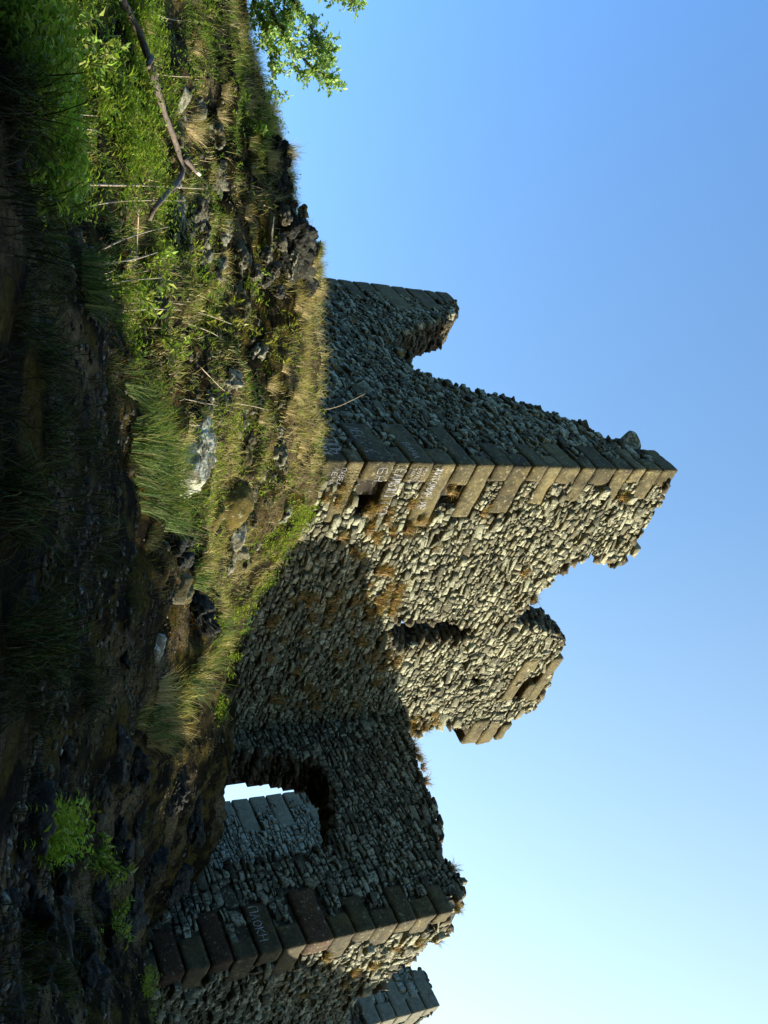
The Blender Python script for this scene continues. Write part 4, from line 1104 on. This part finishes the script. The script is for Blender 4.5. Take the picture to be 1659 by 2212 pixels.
# loose chips of stone and soil crumbs
SP4 = visible_spots(9000, 4, 15.5); mbv = []; V0, F0 = ICO[1]; r_ = rng.uniform(.007, .026, len(SP4)) * np.where(rng.random(len(SP4)) < .12, 2.0, 1)
jit = rng.uniform(.6, 1.25, (len(SP4), len(V0), 1)); Vs = V0[None] * jit * r_[:, None, None] * np.array([1.2, 1, .7]) + SP4[:, None, :3] + np.array([0, 0, .004])
lp = (np.arange(len(SP4))[:, None, None] * len(V0) + np.array(F0)[None]).reshape(-1); nf = len(lp) // 3
cc = np.repeat(np.column_stack([rng.random(len(SP4)) * .5, rng.random(len(SP4)) * .6, np.zeros(len(SP4))]), len(V0), 0)
o = mesh_np("stone_chips", Vs.reshape(-1, 3), lp, np.arange(nf) * 3, np.full(nf, 3), M_ROCK, colors=cc); tag(o, "small stone chips and crumbs scattered over the bank", "stone chips", kind="stuff")

# tussocks: a few kinds, copied
def tussock_mesh(nb, L, spread, pal, droop, lean, seed, w=.005):
    a = rng.uniform(0, 6.283, nb); r_ = spread * np.sqrt(rng.random(nb))
    P = np.column_stack([r_ * np.cos(a), r_ * np.sin(a), np.full(nb, -.03)])
    az = a + rng.normal(0, .6, nb)
    return blades(P, rng.uniform(.3, 1.15, nb) * L, rng.uniform(.7, 1.4, nb) * w, rng.uniform(.1, 1, nb) * lean, az, rng.uniform(0, 1, nb) * droop, pick(pal, nb, .35), 4)
MIXP = np.vstack([STRAWS, GREENS]); FINEG = np.array([[.09, .15, .045], [.13, .18, .055], [.06, .11, .035], [.18, .18, .075]]); DRYP = np.array([[.34, .20, .08], [.24, .14, .055], [.42, .28, .13], [.15, .10, .04], [.14, .15, .04]])
kinds = {}
def tuss(kind):
    return {'green': (190, .34, .15, FINEG, .35, 1.0, 0, .0065), 'straw': (260, .22, .10, STRAWS, .35, .9), 'mixed': (260, .18, .10, MIXP, .4, .9), 'wall': (150, .26, .09, DRYP, 1.1, 1.0, 0, .010),
            'dark': (320, .32, .14, np.vstack([SHADED, SHADED * 1.6, FINEG * .6]), 1.5, 1.2)}[kind]  # dark kind: shade put into the blade colours
TM = {}
for kd in ('green', 'straw', 'mixed', 'wall', 'dark'):
    TM[kd] = []
    for j in range(3):
        a_ = tuss(kd); q = tussock_mesh(*a_[:6], seed=j, w=a_[7] if len(a_) > 7 else .005)
        o = mesh_np("grass_tuft", *q[:4], M_GRASS, colors=q[4]); TM[kd].append(o.data); bpy.data.objects.remove(o)
def put_tuft(kind, p, sc, label, group, name="grass_tuft", rz=None):
    o = bpy.data.objects.new(name, random.choice(TM[kind])); COL.objects.link(o)
    o.location = tuple(p); o.scale = (sc, sc, sc * random.uniform(.85, 1.15)); o.rotation_euler = (0, 0, random.uniform(0, 6.28) if rz is None else rz)
    tag(o, label, "grass tuft", group); return o
for (u, v, sc) in [(900, 312, 1), (930, 325, 1.1), (965, 318, 1), (990, 352, 1), (1020, 345, 1.1), (1050, 350, 1.1), (1075, 340, 1), (870, 300, .9), (620, 190, .9), (590, 180, .8), (1110, 362, 1), (1140, 372, .9), (820, 268, .8), (1000, 300, 1.1), (1060, 300, 1.1), (950, 285, 1.1)]:
    put_tuft('green', on_ground(u, v), sc, "fine green grass tuft fringing the edge of the shade", "green tufts along the shade edge")
for (u, v, sc) in [(1395, 470, 1), (1415, 455, 1.1), (1440, 430, 1.1), (1470, 410, 1.1), (1500, 385, 1.1), (1530, 350, 1.2), (1560, 330, 1.2), (1590, 320, 1), (1490, 345, 1.2), (1520, 390, 1.2), (1560, 370, 1.1), (1380, 490, .9), (1350, 480, .9), (1310, 470, .9), (1600, 350, 1.0), (1545, 300, 1.1), (1240, 420, .9), (1210, 440, .9)]:
    put_tuft(random.choice(['green', 'mixed', 'straw']), on_ground(u, v), sc * 1.15, "sunlit pale grass tuft on the ridge in front of the wall foot", "sunlit tufts on the ridge")
for (u, v, sc) in [(230 + 26 * i + random.uniform(-9, 9), np.interp(230 + 26 * i, [230, 330, 440, 480, 1000], [555, 605, 618, 655, 660]) - random.uniform(0, 25), random.uniform(.7, 1.15)) for i in range(30)]:
    put_tuft(random.choice(['straw', 'mixed', 'straw']), on_ground(u, v), sc, "straw coloured grass tuft along the crest below the tower", "dry tufts along the crest")
for (u, v, sc) in [(270, 405, 1.1), (285, 420, 1), (370, 545, 1), (350, 580, 1), (460, 530, .9), (250, 470, .9), (100, 420, .9), (130, 330, .9), (60, 300, .8), (620, 450, .8), (680, 470, .8), (790, 610, .9), (830, 580, .9), (870, 520, .9), (900, 560, .9), (950, 500, 1.0), (985, 500, 1), (1010, 470, .9), (880, 620, .9),
                   (1160, 470, .9), (1190, 470, .9), (1080, 590, .8), (200, 480, .9), (310, 540, .9), (160, 470, .8), (500, 540, .8), (720, 590, .8), (600, 470, .8), (560, 480, .8), (480, 480, .8)]:
    put_tuft(random.choice(['straw', 'mixed']), on_ground(u, v), sc * .95, "dry grass tuft standing among stones on the sunlit bank", "dry tufts on the sunlit bank")
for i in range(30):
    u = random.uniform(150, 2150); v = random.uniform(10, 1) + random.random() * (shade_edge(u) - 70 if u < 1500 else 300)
    put_tuft('dark', on_ground(u, v), random.uniform(.6, 1.0), "drooping grass clump coloured dark for the foreground shade", "drooping clumps in the shade")
from mathutils.bvhtree import BVHTree
for o_ in [o for o in COL.objects if o.name.startswith("rock_outcrop")]:
    vs = [Vector(v.co) + o_.location for v in o_.data.vertices]; bv = BVHTree.FromPolygons(vs, [tuple(p.vertices) for p in o_.data.polygons])
    xs = [v.x for v in vs]; ys = [v.y for v in vs]; zt = max(v.z for v in vs); got = 0
    for _ in range(60):
        x_, y_ = random.uniform(min(xs), max(xs)), random.uniform(min(ys), max(ys)); h_, nn_, _i, _d = bv.ray_cast(Vector((x_, y_, zt + 1)), Vector((0, 0, -1)))
        if h_ is None or nn_.z < .45 or h_.z < zt - .35 or got > 9: continue
        got += 1; put_tuft(random.choice(['straw', 'mixed']), h_, random.uniform(.6, 1.0), "dry grass tuft growing on top of the dark crest outcrop", "tufts on the crest outcrop")
# tufts growing from the walls
GW = "dry tufts rooted in the tower's sunlit wall"
def wall_tuft(pl, u, v, sc, label, group, kind='wall'):
    a, z = pl.px(u, v); put_tuft(kind, pl.pos(a, z, .03), sc, label, group)
for i in range(95):
    u = random.uniform(1090, 1440); v = random.gauss(815, 55)
    if random.random() < .45: u = random.uniform(1270, 1530); v = random.uniform(570, 820)
    if 1318 < u < 1402 and v > 835: continue
    wall_tuft(PA_R, u, v, random.uniform(.5, 1.15), "brown dry grass tuft rooted between stones of the sunlit tower wall", GW)
for (u, v) in [(1050, 735), (1080, 725), (1100, 790), (1120, 830), (1070, 700), (1055, 970), (1068, 1335), (1100, 1040), (1230, 1125), (1540, 930), (1555, 935), (1085, 880), (1120, 905), (1290, 1150), (1550, 890), (1575, 880), (1570, 915)]:
    wall_tuft(PA_R, u, v, .9, "brown dry grass tuft rooted between stones of the sunlit tower wall", GW)
for (u, v) in [(1610, 890), (1640, 905), (1660, 912), (1690, 918), (1965, 985), (1880, 975), (1625, 897)]:
    wall_tuft(PB, u, v, .8, "dry grass tuft on the broken top of the window wall", "tufts on the window wall top")
for (u, v) in [(2025, 940), (2030, 900), (2080, 800), (2095, 760), (2040, 850), (2120, 740), (2060, 700), (2140, 650)]:
    wall_tuft(PBS, u, v, .9, "dry tuft on the raking sunlit side of the window wall", "tufts on the raking wall side")
for (u, v) in [(800, 720), (740, 830), (770, 860), (700, 760)]:
    wall_tuft(PA_L, u, v, .7, "dark tuft on the shaded face of the tower", "tufts on the shaded tower face")

# leafy plants that stand out
def plant(name, base, stems, leaf_n, LL, Wr, pal, label, cat, group=None, leaf_up=.3):
    root = empty(name, tuple(base)); tag(root, label, cat, group)
    mb = MB(); Ps = []; Ds = []
    for path in stems:
        P = spline(path, 12); V, Fc = tube(P, np.linspace(.008, .003, 12), 5); mb.add(V, Fc, (.06, .075, .02))
        T = np.gradient(P, axis=0); T /= np.linalg.norm(T, axis=1)[:, None] + 1e-9
        for j in range(leaf_n):
            f = rng.uniform(.15, 1) * 10.9; i = int(f); p = P[i] * (1 - f + i) + P[min(i + 1, 11)] * (f - i)
            s_ = rng.normal(size=3); s_ -= T[i] * (s_ @ T[i]); s_ /= np.linalg.norm(s_); d = s_ + T[i] * .4 + ZA * leaf_up; Ps.append(p); Ds.append(d / np.linalg.norm(d))
    st_o = mb.build("stem", M_LEAF); keep_world(st_o, root)
    Ps = np.array(Ps); Ds = np.array(Ds); nl = len(Ps); R_ = rng.normal(size=(nl, 3)) * .35 + ZA
    Nn = R_ - Ds * (R_ * Ds).sum(1)[:, None]; Nn /= np.linalg.norm(Nn, axis=1)[:, None]
    L = rng.uniform(.7, 1.25, nl) * LL
    q = leaves(Ps, Ds, Nn, L, L * Wr, pick(pal, nl, .3)); lo = mesh_np("foliage", *q[:4], M_LEAF, colors=q[4]); keep_world(lo, root)
    return root
OLIVE = np.array([[.19, .19, .035], [.25, .24, .05], [.14, .16, .03], [.30, .28, .07]])
def stem_px(pts, fwd=.2):
    b = on_ground(*pts[0]); out = [b]
    for k, (u, v) in enumerate(pts[1:]):
        g_ = on_ground(u, v); out.append(ray(u, v) * max(g_[1] - fwd - .08 * k, b[1] - .2))
    return out
s1 = [stem_px(p) for p in ([(668, 400), (672, 440), (690, 480), (712, 530)], [(690, 430), (705, 470), (735, 520)], [(660, 430), (655, 480), (650, 520)], [(680, 480), (700, 520), (720, 560)])]
plant("shrub", s1[0][0], s1, 34, .075, .42, OLIVE, "low shrub with olive yellow leaflets on arching stems in mid bank", "shrub")
s2 = [stem_px(p) for p in ([(740, 560), (745, 600), (760, 640)], [(720, 570), (710, 610), (700, 640)], [(755, 570), (775, 610), (785, 635)], [(735, 560), (730, 600), (728, 650)])]
plant("shrub", s2[0][0], s2, 34, .07, .42, OLIVE, "yellow olive leaved shrub just under the crest below the tower", "shrub")
s3 = [stem_px(p, .3) for p in ([(275, 545), (270, 565), (262, 590)], [(280, 545), (285, 570), (292, 590)], [(285, 540), (282, 560), (278, 585)])]
plant("bush", s3[0][0], s3, 40, .075, .5, LEAFC * 1.25, "small bright green leafy bush on the crest at the left", "bush")
for i, (u, v, lab) in enumerate([(640, 285, "bright leafy plant in the bank by the pale slanting stalk"), (720, 330, "bright leafy plant low in the bank near the shade edge, right of the arching shrub"), (570, 300, "bright leafy plant under the slanting dry stalks"),
                             (610, 520, "leafy plant in the bank below the pale crest stones"), (60, 90, "large leafy fern clump at the lower left corner of the bank"), (130, 160, "leafy green clump low on the left bank"), (1860, 195, "sunlit leafy clump glowing alone in the shaded right slope"), (2000, 225, "small sunlit sprig at the dark rock edge on the right"),
                             (2170, 340, "green nettle clump at the foot of the raking wall side")]):
    b = on_ground(u, v); st_l = []
    for j in range(9):
        a = random.uniform(0, 6.28); h = random.uniform(.15, .34); st_l.append([b, b + np.array([.08 * math.cos(a), .08 * math.sin(a), h * .6]), b + np.array([.2 * math.cos(a), .2 * math.sin(a), h])])
    plant("leafy_plant", b, st_l, 14, .085, .38, LEAFC, lab, "plant")

# ================================================================== TREE at the crest, upper left
tr = empty("young_tree", tuple(at(-60, 470, 12.9)))
tag(tr, "small light green leafy tree leaning in above the crest, upper left corner", "tree")
TY = 12.9
def tp(u, v, dy=0): return at(u, v, TY + dy)
limbs = [([(-90, 420), (-80, 520), (-60, 600), (-40, 680)], .07, .03), ([(-75, 540), (0, 575), (70, 610), (150, 640)], .03, .008), ([(-60, 600), (10, 640), (70, 680), (112, 708)], .03, .008), ([(0, 575), (60, 580), (130, 585), (200, 592)], .02, .006),
         ([(60, 610), (110, 640), (150, 680), (165, 712)], .015, .005), ([(-40, 680), (-20, 720), (0, 760)], .02, .006), ([(-85, 480), (-30, 530), (30, 560), (70, 575)], .02, .006), ([(10, 640), (20, 625), (40, 620)], .012, .005), ([(70, 680), (90, 690), (130, 700)], .01, .004), ([(-60, 600), (-120, 660), (-160, 700)], .03, .01), ([(-75, 540), (-140, 580), (-200, 600)], .03, .01)]
mt = MB(); mb = MB(); LPs = []
for i, (pts, r0, r1) in enumerate(limbs):
    P = spline([tp(u, v, random.uniform(-.4, .4) if j else 0) for j, (u, v) in enumerate(pts)], 16)
    V, Fc = tube(P, np.linspace(r0, r1, 16), 7); (mt if i == 0 else mb).add(V, Fc)
    if i: LPs.append(P)
keep_world(mt.build("trunk", M_BARK, smooth=True), tr)
Ps = []; Ds = []
for P in LPs:
    for j in range(46):
        i = int(2 + 13.9 * rng.random() ** .8); i = min(i, 15); d = rng.normal(size=3) * .7 + (P[15] - P[0]) / np.linalg.norm(P[15] - P[0]) * .9; d /= np.linalg.norm(d); Lt = rng.uniform(.12, .32)
        tw = spline([P[i], P[i] + d * Lt * .5 + ZA * .02, P[i] + d * Lt - ZA * .03], 6); V, Fc = tube(tw, np.linspace(.004, .0018, 6), 4); mb.add(V, Fc)
        for k_ in range(11):
            c = tw[min(5, 1 + int(rng.random() * 5))]; Ps.append(c + np.clip(rng.normal(0, .012, 3), -.02, .02)); e = rng.normal(size=3) * .8 + d * .6; Ds.append(e / np.linalg.norm(e))
keep_world(mb.build("branches", M_BARK, smooth=True), tr)
Ps = np.array(Ps); Ds = np.array(Ds); nl = len(Ps); R_ = rng.normal(size=(nl, 3)) * .6 + ZA
nl = len(Ps)
Nn = R_ - Ds * (R_ * Ds).sum(1)[:, None]; Nn /= np.linalg.norm(Nn, axis=1)[:, None]
L = rng.uniform(.055, .085, nl)
q = leaves(Ps, Ds, Nn, L, L * .62, pick(np.array([[.20, .32, .08], [.26, .38, .11], [.16, .27, .07], [.32, .42, .15]]), nl, .3))
keep_world(mesh_np("crown", *q[:4], M_LEAF, colors=q[4]), tr)
